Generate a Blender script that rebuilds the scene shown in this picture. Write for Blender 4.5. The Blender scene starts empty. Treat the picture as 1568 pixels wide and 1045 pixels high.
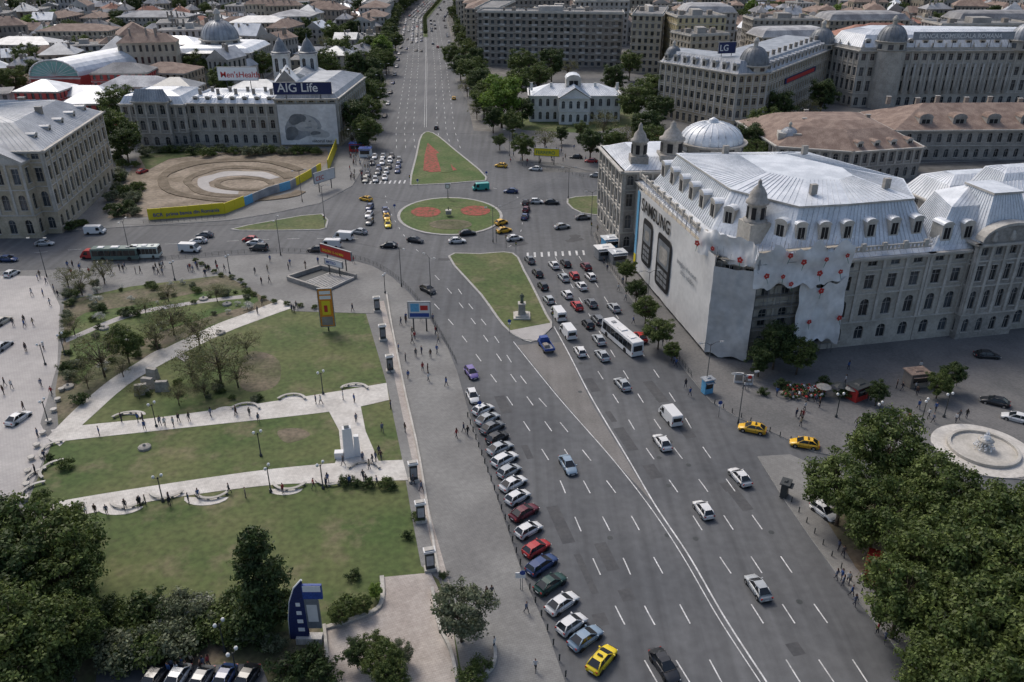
import bpy, math, random
from mathutils import Vector, Matrix, noise
R=random.Random(7)
scene=bpy.context.scene
# ---------------------------------------------------------------- survey: photo reading -> real ground metres
HC=70.0; P=math.radians(26.6); sp,cp=math.sin(P),math.cos(P)
def S(u,v,z=0.0):
    a=(u-784)/1254; b=(v-522.5)/1254; t=(HC-z)/(sp+b*cp)
    return (a*t, t*(cp-b*sp))
# ---------------------------------------------------------------- materials
def mat(name,c1,c2=None,rough=.85,scale=.3,fine=6,famt=.25,metal=0,bump=0,spec=.3,objcol=False,rnd=0,lo=.38,hi=.62,island=0,trans=0,tile=0,streak=0,worn=None):
    m=bpy.data.materials.new(name); m.use_nodes=True; nt=m.node_tree; N=nt.nodes; L=nt.links
    bs=N['Principled BSDF']; bs.inputs['Roughness'].default_value=rough; bs.inputs['Metallic'].default_value=metal
    bs.inputs['Specular IOR Level'].default_value=spec
    tc=N.new('ShaderNodeTexCoord')
    n1=N.new('ShaderNodeTexNoise'); n1.inputs['Scale'].default_value=scale; n1.inputs['Detail'].default_value=5
    L.new(tc.outputs['Object'],n1.inputs['Vector'])
    mr=N.new('ShaderNodeMapRange'); mr.inputs['From Min'].default_value=lo; mr.inputs['From Max'].default_value=hi
    L.new(n1.outputs['Fac'],mr.inputs['Value'])
    mx=N.new('ShaderNodeMix'); mx.data_type='RGBA'
    L.new(mr.outputs['Result'],mx.inputs['Factor'])
    mx.inputs['A'].default_value=(*c1,1); mx.inputs['B'].default_value=(*(c2 or c1),1)
    out=mx.outputs['Result']
    if worn:
        nw=N.new('ShaderNodeTexNoise'); nw.inputs['Scale'].default_value=.16; nw.inputs['Detail'].default_value=6; nw.inputs['Roughness'].default_value=.65; L.new(tc.outputs['Object'],nw.inputs['Vector'])
        mw=N.new('ShaderNodeMapRange'); mw.inputs['From Min'].default_value=.52; mw.inputs['From Max'].default_value=.68; mw.inputs['To Max'].default_value=.75; L.new(nw.outputs['Fac'],mw.inputs['Value'])
        m9=N.new('ShaderNodeMix'); m9.data_type='RGBA'; L.new(mw.outputs['Result'],m9.inputs['Factor']); L.new(out,m9.inputs['A']); m9.inputs['B'].default_value=(*worn,1); out=m9.outputs['Result']
    if objcol:
        oi=N.new('ShaderNodeObjectInfo'); out=oi.outputs['Color']
    n2=N.new('ShaderNodeTexNoise'); n2.inputs['Scale'].default_value=fine; n2.inputs['Detail'].default_value=3
    L.new(tc.outputs['Object'],n2.inputs['Vector'])
    m2=N.new('ShaderNodeMapRange'); m2.inputs['From Min'].default_value=.3; m2.inputs['From Max'].default_value=.7
    m2.inputs['To Min'].default_value=1-famt; m2.inputs['To Max'].default_value=1+famt
    L.new(n2.outputs['Fac'],m2.inputs['Value'])
    val=m2.outputs['Result']
    def mul(a,b):
        q=N.new('ShaderNodeMath'); q.operation='MULTIPLY'; L.new(a,q.inputs[0]); L.new(b,q.inputs[1]); return q.outputs[0]
    def rng(src,a,b,f0=0,f1=1):
        q=N.new('ShaderNodeMapRange'); q.inputs['From Min'].default_value=f0; q.inputs['From Max'].default_value=f1; q.inputs['To Min'].default_value=a; q.inputs['To Max'].default_value=b; L.new(src,q.inputs['Value']); return q.outputs['Result']
    if rnd: val=mul(val,rng(N.new('ShaderNodeObjectInfo').outputs['Random'],1-rnd,1+rnd))
    if island: val=mul(val,rng(N.new('ShaderNodeNewGeometry').outputs['Random Per Island'],1-island,1+island))
    if tile:
        mp=N.new('ShaderNodeMapping'); mp.inputs['Rotation'].default_value=(0,0,.24); L.new(tc.outputs['Object'],mp.inputs['Vector'])
        bt=N.new('ShaderNodeTexBrick'); bt.inputs['Scale'].default_value=1/tile; bt.inputs['Color1'].default_value=(1,1,1,1); bt.inputs['Color2'].default_value=(.91,.91,.91,1); bt.inputs['Mortar'].default_value=(.76,.76,.76,1); bt.inputs['Mortar Size'].default_value=.03
        bt.offset=.5; L.new(mp.outputs['Vector'],bt.inputs['Vector']); bw=N.new('ShaderNodeRGBToBW'); L.new(bt.outputs['Color'],bw.inputs['Color']); val=mul(val,bw.outputs['Val'])
    if streak:
        mp=N.new('ShaderNodeMapping'); mp.inputs['Rotation'].default_value=(0,0,-.24); mp.inputs['Scale'].default_value=(.55,.018,1); L.new(tc.outputs['Object'],mp.inputs['Vector'])
        n3=N.new('ShaderNodeTexNoise'); n3.inputs['Scale'].default_value=1.2; n3.inputs['Detail'].default_value=3; L.new(mp.outputs['Vector'],n3.inputs['Vector']); val=mul(val,rng(n3.outputs['Fac'],1-streak,1+streak,.3,.7))
        n4=N.new('ShaderNodeTexNoise'); n4.inputs['Scale'].default_value=14; n4.inputs['Detail'].default_value=2; L.new(tc.outputs['Object'],n4.inputs['Vector']); val=mul(val,rng(n4.outputs['Fac'],.88,1.12,.3,.7))
    vm=N.new('ShaderNodeVectorMath'); vm.operation='SCALE'; L.new(out,vm.inputs[0]); L.new(val,vm.inputs['Scale'])
    L.new(vm.outputs['Vector'],bs.inputs['Base Color'])
    if bump:
        b=N.new('ShaderNodeBump'); b.inputs['Strength'].default_value=bump; b.inputs['Distance'].default_value=.05
        L.new(n2.outputs['Fac'],b.inputs['Height']); L.new(b.outputs['Normal'],bs.inputs['Normal'])
    if trans:
        tr=N.new('ShaderNodeBsdfTranslucent'); L.new(vm.outputs['Vector'],tr.inputs['Color'])
        ms=N.new('ShaderNodeMixShader'); ms.inputs[0].default_value=trans
        L.new(bs.outputs[0],ms.inputs[1]); L.new(tr.outputs[0],ms.inputs[2]); L.new(ms.outputs[0],N['Material Output'].inputs['Surface'])
    return m
M={}
def dm(k,*a,**kw): M[k]=mat(k,*a,**kw)
dm('asphalt',(.083,.087,.093),(.114,.117,.121),scale=.05,fine=.8,famt=.10,rough=.75,streak=.18)
dm('asphalt_patch',(.068,.070,.074),(.085,.086,.088),scale=.3,fine=2,famt=.12)
dm('asphalt_light',(.155,.148,.138),(.195,.185,.175),scale=.15,fine=3,famt=.12,streak=.12)
dm('paving',(.19,.187,.18),(.25,.247,.235),scale=.10,fine=1.5,famt=.10,tile=1.0)
dm('paving_dark',(.14,.14,.138),(.185,.18,.175),scale=.12,fine=2.5,famt=.14,tile=1.0)
dm('paving_pale',(.40,.38,.365),(.49,.465,.44),scale=.06,fine=.5,famt=.07,tile=1.2)
dm('paving_white',(.54,.51,.465),(.66,.63,.58),scale=.25,fine=2,famt=.1,tile=.8)
dm('paving_pink',(.38,.335,.30),(.46,.415,.375),scale=.2,fine=2,famt=.12,tile=.9)
dm('kerb',(.32,.31,.29),(.40,.39,.37),scale=1)
dm('grass',(.060,.094,.026),(.115,.125,.048),scale=.085,fine=1.1,famt=.25,bump=.6,lo=.36,hi=.70,worn=(.17,.145,.085))
dm('grass_fresh',(.055,.100,.022),(.095,.12,.038),scale=.12,fine=1.4,famt=.28,bump=.5,worn=(.13,.13,.06))
dm('soil',(.12,.095,.065),(.18,.145,.105),scale=.3,fine=2,famt=.25,bump=.5)
dm('soil_park',(.075,.082,.036),(.165,.135,.095),scale=.16,fine=1.6,famt=.3,bump=.5)
dm('soil_pale',(.18,.145,.105),(.29,.24,.185),scale=.12,fine=1.0,famt=.25,bump=.4)
dm('citysoil',(.11,.11,.105),(.17,.16,.145),scale=.02,fine=.3,famt=.3)
dm('flower_red',(.09,.07,.03),(.30,.07,.05),scale=.9,fine=5,famt=.4,lo=.35,hi=.55)
dm('paint_white',(.46,.46,.45),(.66,.66,.65),scale=.7,fine=3,famt=.28)
dm('stone',(.34,.32,.28),(.44,.415,.365),scale=.3,fine=2,famt=.14)
dm('stone_grey',(.25,.24,.22),(.35,.33,.30),scale=.25,fine=2,famt=.16)
dm('stone_warm',(.36,.31,.225),(.45,.39,.30),scale=.3,fine=2,famt=.14)
dm('stone_trim',(.40,.38,.34),(.51,.485,.44),scale=.4,fine=3,famt=.12)
dm('stucco_white',(.58,.57,.54),(.68,.67,.64),scale=.3,fine=2,famt=.08)
dm('stucco_yellow',(.50,.42,.24),(.58,.50,.31),scale=.3,fine=2,famt=.08)
dm('stucco_brown',(.25,.22,.19),(.32,.285,.245),scale=.3,fine=2,famt=.12)
dm('stucco_red',(.40,.07,.06),(.46,.10,.09),scale=.3,fine=2,famt=.1)
dm('stucco_pale',(.36,.345,.32),(.46,.44,.41),scale=.3,fine=2,famt=.1,rnd=.3)
dm('stucco_tan',(.34,.30,.235),(.42,.375,.30),scale=.3,fine=2,famt=.1,rnd=.3)
dm('zinc',(.54,.57,.60),(.71,.735,.76),scale=.3,fine=3,famt=.1,rough=.42,metal=.12,spec=.5)
dm('zinc_dark',(.22,.24,.265),(.35,.37,.395),scale=.3,fine=3,famt=.14,rough=.45,metal=.1,spec=.5)
dm('zinc_seam',(.42,.45,.48),(.55,.57,.6),scale=1,rough=.5)
dm('dome_lead',(.12,.135,.15),(.19,.205,.22),scale=.4,fine=3,famt=.15,rough=.45,spec=.5)
dm('tile_brown',(.19,.135,.11),(.28,.21,.17),scale=.35,fine=4,famt=.28,bump=.5)
dm('tile_red',(.24,.11,.08),(.31,.17,.125),scale=.3,fine=3,famt=.25,rnd=.3)
dm('roof_grey',(.24,.24,.25),(.40,.40,.40),scale=.15,fine=2,famt=.2,rnd=.4)
dm('roof_tar',(.16,.16,.16),(.25,.245,.24),scale=.2,fine=2,famt=.2)
dm('glass',(.022,.027,.032),(.06,.07,.08),rough=.12,scale=.3,fine=.8,famt=.3,spec=.6,island=.6)
dm('frame',(.30,.29,.27),rough=.6)
dm('paint_car',(1,1,1),rough=.28,famt=.04,spec=.6,objcol=True)
dm('cloth_top',(1,1,1),rough=.9,famt=.15,objcol=True)
dm('car_glass',(.012,.015,.018),rough=.1,spec=.7,famt=.05)
dm('rubber',(.02,.02,.02),rough=.8); dm('black',(.015,.015,.017),rough=.6)
dm('chrome',(.5,.5,.5),rough=.3,metal=.8)
dm('lamp_glass',(.75,.75,.72),rough=.15,spec=.7); dm('tail_red',(.35,.02,.015),rough=.3)
dm('metal_grey',(.24,.25,.26),rough=.5,metal=.3); dm('metal_dark',(.05,.055,.055),rough=.5)
dm('white',(.72,.72,.71),rough=.6,famt=.06); dm('yellow',(.66,.54,.03),rough=.5,famt=.06)
dm('red',(.45,.04,.035),rough=.5,famt=.1); dm('blue',(.03,.07,.26),rough=.5); dm('bluelight',(.12,.35,.55),rough=.5)
dm('orange',(.65,.25,.03),rough=.5); dm('navy',(.02,.03,.10),rough=.5); dm('green',(.03,.16,.10),rough=.5)
dm('teal_glass',(.22,.42,.38),(.30,.5,.46),rough=.3)
dm('banner_white',(.55,.545,.53),(.63,.625,.61),scale=.12,fine=1,famt=.06,rough=.9)
dm('shroud',(.62,.615,.60),(.74,.735,.72),scale=.2,fine=1,famt=.1,rough=.9)
dm('banner_grey',(.43,.43,.425),(.52,.52,.51),scale=.2,fine=1,famt=.1,rough=.9)
dm('bark',(.09,.07,.05),(.15,.12,.09),scale=2,fine=8,famt=.3)
dm('skin',(.50,.30,.21),rough=.6); dm('hair',(.03,.02,.015)); dm('trousers',(.03,.035,.06),(.06,.06,.07),rnd=.5); dm('shoes',(.02,.02,.02))
dm('water',(.05,.08,.08),rough=.05,spec=.8); dm('foam',(.8,.82,.84),rough=.8)
dm('bronze',(.08,.09,.07),(.13,.16,.12),scale=3)
def leafm(k,c1,c2): dm(k,c1,c2,rough=.55,scale=.5,fine=1.6,famt=.3,island=.4,trans=.33,spec=.3,lo=.4,hi=.6)
leafm('leaf_mid',(.066,.100,.026),(.130,.168,.047)); leafm('leaf_bright',(.12,.20,.03),(.195,.28,.055))
leafm('leaf_dark',(.038,.066,.021),(.076,.108,.033)); leafm('leaf_olive',(.105,.115,.048),(.175,.175,.08))
leafm('leaf_grey',(.11,.135,.075),(.175,.195,.12)); leafm('blossom',(.45,.46,.40),(.6,.6,.55))
# ---------------------------------------------------------------- mesh builder
class MB:
    def __init__(s): s.v=[];s.f=[];s.m=[];s.s=[];s.mats=[]
    def mi(s,m):
        if m not in s.mats: s.mats.append(m)
        return s.mats.index(m)
    def face(s,pts,m,sm=False):
        n=len(s.v); s.v.extend([tuple(p) for p in pts]); s.f.append(tuple(range(n,n+len(pts)))); s.m.append(s.mi(m)); s.s.append(sm)
    def hexa(s,b,t,m,bot=False):
        n=len(b)
        for i in range(n):
            j=(i+1)%n; s.face([b[i],b[j],t[j],t[i]],m)
        s.face(t,m)
        if bot: s.face(b[::-1],m)
    def box(s,c,sz,m,rz=0,top=1.0):
        ca,sa=math.cos(rz),math.sin(rz)
        def q(k,z): return [(c[0]+ca*x*k-sa*y*k,c[1]+sa*x*k+ca*y*k,z) for x,y in((-sz[0]/2,-sz[1]/2),(sz[0]/2,-sz[1]/2),(sz[0]/2,sz[1]/2),(-sz[0]/2,sz[1]/2))]
        s.hexa(q(1,c[2]),q(top,c[2]+sz[2]),m,True)
    def prism(s,poly,z0,z1,ms,mt=None):
        n=len(poly)
        for i in range(n):
            a=poly[i];b=poly[(i+1)%n]; s.face([(a[0],a[1],z0),(b[0],b[1],z0),(b[0],b[1],z1),(a[0],a[1],z1)],ms)
        s.face([(p[0],p[1],z1) for p in poly],mt or ms)
    def tube(s,pts,rad,n,m,sm=True):
        off=len(s.v); k=s.mi(m)
        for i,p in enumerate(pts):
            p=Vector(p); d=(Vector(pts[min(i+1,len(pts)-1)])-Vector(pts[max(i-1,0)]))
            if d.length<1e-6: d=Vector((0,0,1))
            d.normalize(); a=d.orthogonal().normalized() if abs(d.z)<.99 else Vector((1,0,0)); b=d.cross(a).normalized(); a=b.cross(d)
            for j in range(n):
                th=2*math.pi*j/n; q=p+(a*math.cos(th)+b*math.sin(th))*rad[i]; s.v.append(tuple(q))
        for i in range(len(pts)-1):
            for j in range(n):
                j2=(j+1)%n; s.f.append((off+i*n+j,off+i*n+j2,off+(i+1)*n+j2,off+(i+1)*n+j)); s.m.append(k); s.s.append(sm)
        s.f.append(tuple(off+(len(pts)-1)*n+j for j in range(n))); s.m.append(k); s.s.append(False)
        s.f.append(tuple(off+n-1-j for j in range(n))); s.m.append(k); s.s.append(False)
    def lathe(s,c,prof,n,m,sm=True,axis='z',ex=1,ey=1):
        off=len(s.v); k=s.mi(m)
        for r,z in prof:
            for j in range(n):
                th=2*math.pi*j/n; x=math.cos(th)*r*ex; y=math.sin(th)*r*ey
                s.v.append((c[0]+x,c[1]+y,c[2]+z) if axis=='z' else (c[0]+x,c[1]+z,c[2]+y))
        for i in range(len(prof)-1):
            for j in range(n):
                j2=(j+1)%n; s.f.append((off+i*n+j,off+i*n+j2,off+(i+1)*n+j2,off+(i+1)*n+j)); s.m.append(k); s.s.append(sm)
        if prof[-1][0]>.001: s.f.append(tuple(off+(len(prof)-1)*n+j for j in range(n))); s.m.append(k); s.s.append(False)
    def mesh(s,name):
        me=bpy.data.meshes.new(name); me.from_pydata(s.v,[],s.f)
        for m in s.mats: me.materials.append(M[m])
        me.polygons.foreach_set('material_index',s.m); me.polygons.foreach_set('use_smooth',s.s); me.update(); return me
    def obj(s,name,**kw): return inst(s.mesh(name),name,**kw)
def inst(me,name,loc=(0,0,0),rz=0,sc=1,col=None,parent=None):
    o=bpy.data.objects.new(name,me); o.location=loc; o.rotation_euler=(0,0,rz)
    o.scale=(sc,sc,sc) if not isinstance(sc,tuple) else sc
    if col: o.color=(*col,1)
    if parent: o.parent=parent
    scene.collection.objects.link(o); return o
def catmull(pts,closed=True,sub=5):
    n=len(pts); out=[]
    for i in (range(n) if closed else range(n-1)):
        g=lambda k: pts[k%n] if closed else pts[max(0,min(n-1,k))]
        p0,p1,p2,p3=g(i-1),g(i),g(i+1),g(i+2)
        for j in range(sub):
            t=j/sub; out.append(tuple(.5*((2*p1[k])+(-p0[k]+p2[k])*t+(2*p0[k]-5*p1[k]+4*p2[k]-p3[k])*t*t+(-p0[k]+3*p1[k]-3*p2[k]+p3[k])*t**3) for k in (0,1)))
    if not closed: out.append(tuple(pts[-1]))
    return out
def pad(name,px,z1,m,z0=0.0,smooth=0,side='kerb',world=False):
    w=px if world else [S(*p) for p in px]
    if smooth>1: w=catmull(w,True,smooth)
    mb=MB(); mb.prism(w,z0,z1,side or m,m); return mb.obj(name)
def resample(pts,step):
    out=[];acc=0
    for i in range(len(pts)-1):
        a=Vector(pts[i]);b=Vector(pts[i+1]);L=(b-a).length
        if L<1e-6: continue
        t=acc
        while t<L: q=a+(b-a)*(t/L); out.append((q.x,q.y)); t+=step
        acc=t-L
    return out
def ribbon(mb,w,wid,z,m):
    n=len(w); L=[];Rr=[]
    for i in range(n):
        a=Vector(w[max(0,i-1)]);b=Vector(w[min(n-1,i+1)]); d=(b-a).normalized(); q=Vector((-d.y,d.x))*wid/2; p=Vector(w[i])
        L.append((p.x+q.x,p.y+q.y,z));Rr.append((p.x-q.x,p.y-q.y,z))
    for i in range(n-1): mb.face([Rr[i],Rr[i+1],L[i+1],L[i]],m)
def dashes(mb,px,dash,gap,wid=.14,z=.024,m='paint_white',world=False):
    w=px if world else catmull([S(*p) for p in px],False,6)
    r=resample(w,.75); nd=int(dash/.75); per=int((dash+gap)/.75)
    if gap==0: ribbon(mb,r,wid,z,m); return
    for i in range(0,len(r)-nd,per): ribbon(mb,r[i:i+nd+1],wid,z,m)
# ---------------------------------------------------------------- architecture helpers
def inset(poly,d):
    n=len(poly);out=[]
    for i in range(n):
        p=Vector(poly[i]);a=(p-Vector(poly[i-1])).normalized();b=(Vector(poly[(i+1)%n])-p).normalized()
        na=Vector((-a.y,a.x));nb=Vector((-b.y,b.x)); k=na+nb; k=k/max(.3,k.dot(na)) if k.length>1e-6 else na
        q=p+k*d; out.append((q.x,q.y))
    return out
def wbox(mb,p0,d,n,s0,s1,d0,d1,z0,z1,m):
    def q(s,e): return (p0[0]+d[0]*s+n[0]*e,p0[1]+d[1]*s+n[1]*e)
    pts=[q(s0,d1),q(s1,d1),q(s1,d0),q(s0,d0)]
    mb.hexa([(x,y,z0) for x,y in pts],[(x,y,z1) for x,y in pts],m,True)
def facade(mb,p0,p1,z0,floors,bay,wall,glass='glass',trim='stone_trim',ww=.42,pil=False,mull=True,sill=True,rec=.3,corn=.5,band=True):
    """floors: list of (height, sill frac, window frac, arched)"""
    v=Vector(p1)-Vector(p0);L=v.length
    if L<.5: return
    d=(v.x/L,v.y/L);n=(d[1],-d[0])
    def q(s,z,e=0): return (p0[0]+d[0]*s+n[0]*e,p0[1]+d[1]*s+n[1]*e,z)
    nb=max(1,round(L/bay));bw=L/nb
    if L<bay*.6:
        H=sum(f[0] for f in floors); mb.face([q(0,z0),q(L,z0),q(L,z0+H),q(0,z0+H)],wall); return
    z=z0
    for fi,(fh,sf,wf,arch) in enumerate(floors):
        a=z+fh*sf;b=a+fh*wf;w=bw*ww; w=min(w,1.8)
        mb.face([q(0,z),q(L,z),q(L,a),q(0,a)],wall)
        mb.face([q(0,b),q(L,b),q(L,z+fh),q(0,z+fh)],wall)
        x=0
        for i in range(nb):
            c=(i+.5)*bw;l=c-w/2;r=c+w/2
            mb.face([q(x,a),q(l,a),q(l,b),q(x,b)],wall); x=r
            for e in ((q(l,a),q(l,a,-rec),q(l,b,-rec),q(l,b)),(q(r,a,-rec),q(r,a),q(r,b),q(r,b,-rec)),(q(l,a),q(r,a),q(r,a,-rec),q(l,a,-rec)),(q(l,b,-rec),q(r,b,-rec),q(r,b),q(l,b))): mb.face(e,wall)
            mb.face([q(l,a,-rec),q(r,a,-rec),q(r,b,-rec),q(l,b,-rec)],glass)
            if arch:
                k=w/2; zc=b-k
                arc=[(c-k*math.cos(math.pi*j/6),zc+k*math.sin(math.pi*j/6)) for j in range(7)]
                mb.face([q(l,b)]+[q(s,zz) for s,zz in arc[:4]][::-1],wall); mb.face([q(r,b)]+[q(s,zz) for s,zz in arc[3:]][::-1],wall)
            if mull:
                wbox(mb,p0,d,n,c-.04,c+.04,-rec+.01,-rec+.06,a,b,'frame'); zz=a+(b-a)*.66
                wbox(mb,p0,d,n,l,c-.045,-rec+.01,-rec+.055,zz-.04,zz+.04,'frame'); wbox(mb,p0,d,n,c+.045,r,-rec+.01,-rec+.055,zz-.04,zz+.04,'frame')
            if sill:
                wbox(mb,p0,d,n,l-.12,r+.12,.003,.16,a-.16,a-.01,trim)
                if not arch: wbox(mb,p0,d,n,l-.15,r+.15,.003,.2,b+.08,b+.28,trim)
        mb.face([q(x,a),q(L,a),q(L,b),q(x,b)],wall)
        z+=fh
        if band and fi<len(floors)-1: wbox(mb,p0,d,n,-.1,L+.1,.004,.22,z-.15,z+.1,trim)
    if pil:
        for i in range(nb+1):
            c=min(max(i*bw,.3),L-.3); zz=z0+floors[0][0]+.12
            wbox(mb,p0,d,n,c-.28,c+.28,.003,.26,zz,z-.9,trim)
            wbox(mb,p0,d,n,c-.38,c+.38,.003,.36,z-.897,z-.71,trim)
    if corn: wbox(mb,p0,d,n,-corn,L+corn,.004,corn,z-.35,z-.01,trim); wbox(mb,p0,d,n,-corn*.6,L+corn*.6,.005,corn*.6,z-.7,z-.352,trim)
def seamq(mb,a,b,c,d,m,sp,seam='zinc_seam'):
    """roof plane a-b eave, d-c upper, with standing seams"""
    mb.face([a,b,c,d],m)
    if not sp: return
    a,b,c,d=map(Vector,(a,b,c,d)); n=max(1,int((b-a).length/sp)); nn=(b-a).cross(d-a)
    if nn.length<1e-6: return
    nn.normalize(); 
    if nn.z<0: nn=-nn
    t=(b-a).normalized()*.05
    for i in range(1,n):
        k=i/n; e=a.lerp(b,k);f=d.lerp(c,k)
        mb.face([e-t,f-t,f+nn*.09,e+nn*.09],seam); mb.face([e+nn*.09,f+nn*.09,f+t,e+t],seam)
def ringroof(mb,lo,hi,z0,z1,m,sp=0):
    n=len(lo)
    for i in range(n):
        j=(i+1)%n; seamq(mb,(*lo[i],z0),(*lo[j],z0),(*hi[j],z1),(*hi[i],z1),m,sp)
def hip(mb,poly,z0,z1,m,sp=0,gable=False,wall='stucco_pale'):
    p=[Vector(x) for x in poly]
    if (p[1]-p[0]).length<(p[2]-p[1]).length: p=p[1:]+p[:1]
    m0=(p[0]+p[3])/2;m1=(p[1]+p[2])/2;d=(m1-m0); L=d.length; d.normalize(); w=(p[3]-p[0]).length/2
    if gable: w=0
    w=min(w,L*.48); a=m0+d*w;b=m1-d*w
    A=(a.x,a.y,z1);B=(b.x,b.y,z1);q=[(x.x,x.y,z0) for x in p]
    seamq(mb,q[0],q[1],B,A,m,sp); seamq(mb,q[2],q[3],A,B,m,sp)
    mb.face([q[1],q[2],B],wall if gable else m); mb.face([q[3],q[0],A],wall if gable else m)
def dormer(mb,c,n,w,h,dep,roof='zinc',wall='stone_trim'):
    """c: (x,y,z) front bottom centre, n: outward dir"""
    d=(-n[1],n[0]); p0=(c[0]-d[0]*w/2,c[1]-d[1]*w/2)
    z=c[2]
    wbox(mb,p0,d,n,0,w,-dep,0,z,z+h,wall)
    wbox(mb,p0,d,n,w*.2,w*.8,.003,.03,z+h*.12,z+h*.84,'black'); wbox(mb,p0,d,n,w*.48,w*.52,.031,.06,z+h*.12,z+h*.84,'frame')
    k=6
    def q(s,e,zz): return (p0[0]+d[0]*s+n[0]*e,p0[1]+d[1]*s+n[1]*e,zz)
    arc=[(w/2-(w/2+.15)*math.cos(math.pi*j/k),z+h+.002+(w*.32)*math.sin(math.pi*j/k)) for j in range(k+1)]
    mb.face([q(s,.15,zz) for s,zz in arc],wall)
    for j in range(k): mb.face([q(arc[j][0],.15,arc[j][1]),q(arc[j+1][0],.15,arc[j+1][1]),q(arc[j+1][0],-dep,arc[j+1][1]),q(arc[j][0],-dep,arc[j][1])],roof)
def dormers(mb,a,b,z,sp,w,h,dep,roof='zinc',wall='stone_trim',off=0):
    v=Vector(b)-Vector(a);L=v.length;d=v/L;n=(d.y,-d.x);k=max(1,int(L/sp))
    for i in range(k):
        c=Vector(a)+d*((i+.5)*L/k); dormer(mb,(c.x+n[0]*off,c.y+n[1]*off,z),n,w,h,dep,roof,wall)
def chimney(mb,x,y,z,w=1,h=1.6,m='stucco_brown'):
    mb.box((x,y,z),(w,w*.7,h),m); mb.box((x,y,z+h+.002),(w*1.2,w*.9,.15),'kerb')
def dome(mb,c,r,h,m='zinc',drum=0,dm_='stone_trim',n=20,lantern=True):
    x,y,z=c
    if drum: 
        mb.lathe(c,[(r*1.02,0),(r*1.02,drum-.4),(r*1.15,drum-.3),(r*1.15,drum),(r,drum+.01)],n,dm_,False)
        for j in range(8):
            th=math.pi*2*(j+.5)/8; mb.box((x+math.cos(th)*r*1.0,y+math.sin(th)*r*1.0,z+drum*.2),(.25,r*.35,drum*.5),'glass',th)
    pr=[(r*math.cos(t*math.pi/2/8)**.9 if t<8 else 0.05*r,drum+h*math.sin(t*math.pi/2/8)) for t in range(9)]
    mb.lathe(c,pr,n,m)
    for j in range(n):
        th=2*math.pi*j/n
        mb.tube([(x+math.cos(th)*a*1.005,y+math.sin(th)*a*1.005,z+b) for a,b in pr[:-1]],[.05*r/4+.02]*8,3,m)
    if lantern:
        t=drum+h
        mb.lathe((x,y,z+t-.1),[(r*.16,0),(r*.16,r*.3),(r*.22,r*.32),(r*.2,r*.4),(r*.1,r*.55),(.04,r*.62),(.03,r*.9)],10,dm_,False)
def floorsf(H,n,arch=(),g=None):
    fh=H/n; return [(fh,.24,.56,(i in arch)) for i in range(n)]
def bld(name,poly,fl,bay,wall,roof=None,z0=0,trim='stone_trim',ww=.42,pil=False,mull=True,sill=True,corn=.5,extra=None,skip=(),band=True):
    mb=MB();n=len(poly);H=sum(f[0] for f in fl)+z0
    for i in range(n):
        if i in skip: 
            a,b=poly[i],poly[(i+1)%n]; mb.face([(*a,z0),(*b,z0),(*b,H),(*a,H)],wall); continue
        facade(mb,poly[i],poly[(i+1)%n],z0,fl,bay,wall,trim=trim,ww=ww,pil=pil,mull=mull,sill=sill,corn=corn,band=band)
    if roof:
        k=roof[0]
        if k=='flat':
            mb.face([(*p,H-.02) for p in poly],roof[1])
            ii=inset(poly,.3)
            for i in range(n):
                j=(i+1)%n; a,b,c,d=poly[i],poly[j],ii[j],ii[i]
                mb.hexa([(*a,H),(*b,H),(*c,H),(*d,H)],[(*a,H+.7),(*b,H+.7),(*c,H+.7),(*d,H+.7)],trim)
        elif k=='mansard':
            _,m,i1,h1,i2,h2,sp=roof
            a=inset(poly,i1);lo=inset(poly,-.05); ringroof(mb,lo,a,H,H+h1,m,sp); 
            b=inset(poly,i2); ringroof(mb,a,b,H+h1,H+h1+h2,m,sp); mb.face([(*p,H+h1+h2) for p in b],m)
        elif k=='hip': 
            _,m,h,sp=roof; hip(mb,inset(poly,-.5),H,H+h,m,sp)
        elif k=='gable':
            _,m,h,sp=roof; hip(mb,inset(poly,-.35),H,H+h,m,sp,True,wall)
    if extra: extra(mb,H)
    return mb.obj(name)
def rect(x,y,w,d,a=0):
    c,s=math.cos(math.radians(a)),math.sin(math.radians(a))
    return [(x+c*i-s*j,y+s*i+c*j) for i,j in((-w/2,-d/2),(w/2,-d/2),(w/2,d/2),(-w/2,d/2))]
def text(parent,name,body,org,d,size,m,up=(0,0,1),off=.04,bold=0):
    cu=bpy.data.curves.new(name,'FONT'); cu.body=body; cu.size=size; cu.extrude=.015; cu.offset=bold
    o=bpy.data.objects.new(name+'_tmp',cu); scene.collection.objects.link(o)
    dg=bpy.context.evaluated_depsgraph_get(); me=bpy.data.meshes.new_from_object(o.evaluated_get(dg)); bpy.data.objects.remove(o)
    me.materials.clear(); me.materials.append(M[m])
    x=Vector((d[0],d[1],0)).normalized(); y=Vector(up); z=x.cross(y)
    t=bpy.data.objects.new(name,me); p=Vector(org)+z*off
    t.matrix_world=Matrix(((x.x,y.x,z.x,p.x),(x.y,y.y,z.y,p.y),(x.z,y.z,z.z,p.z),(0,0,0,1))); t.parent=parent
    scene.collection.objects.link(t); return t
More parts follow.
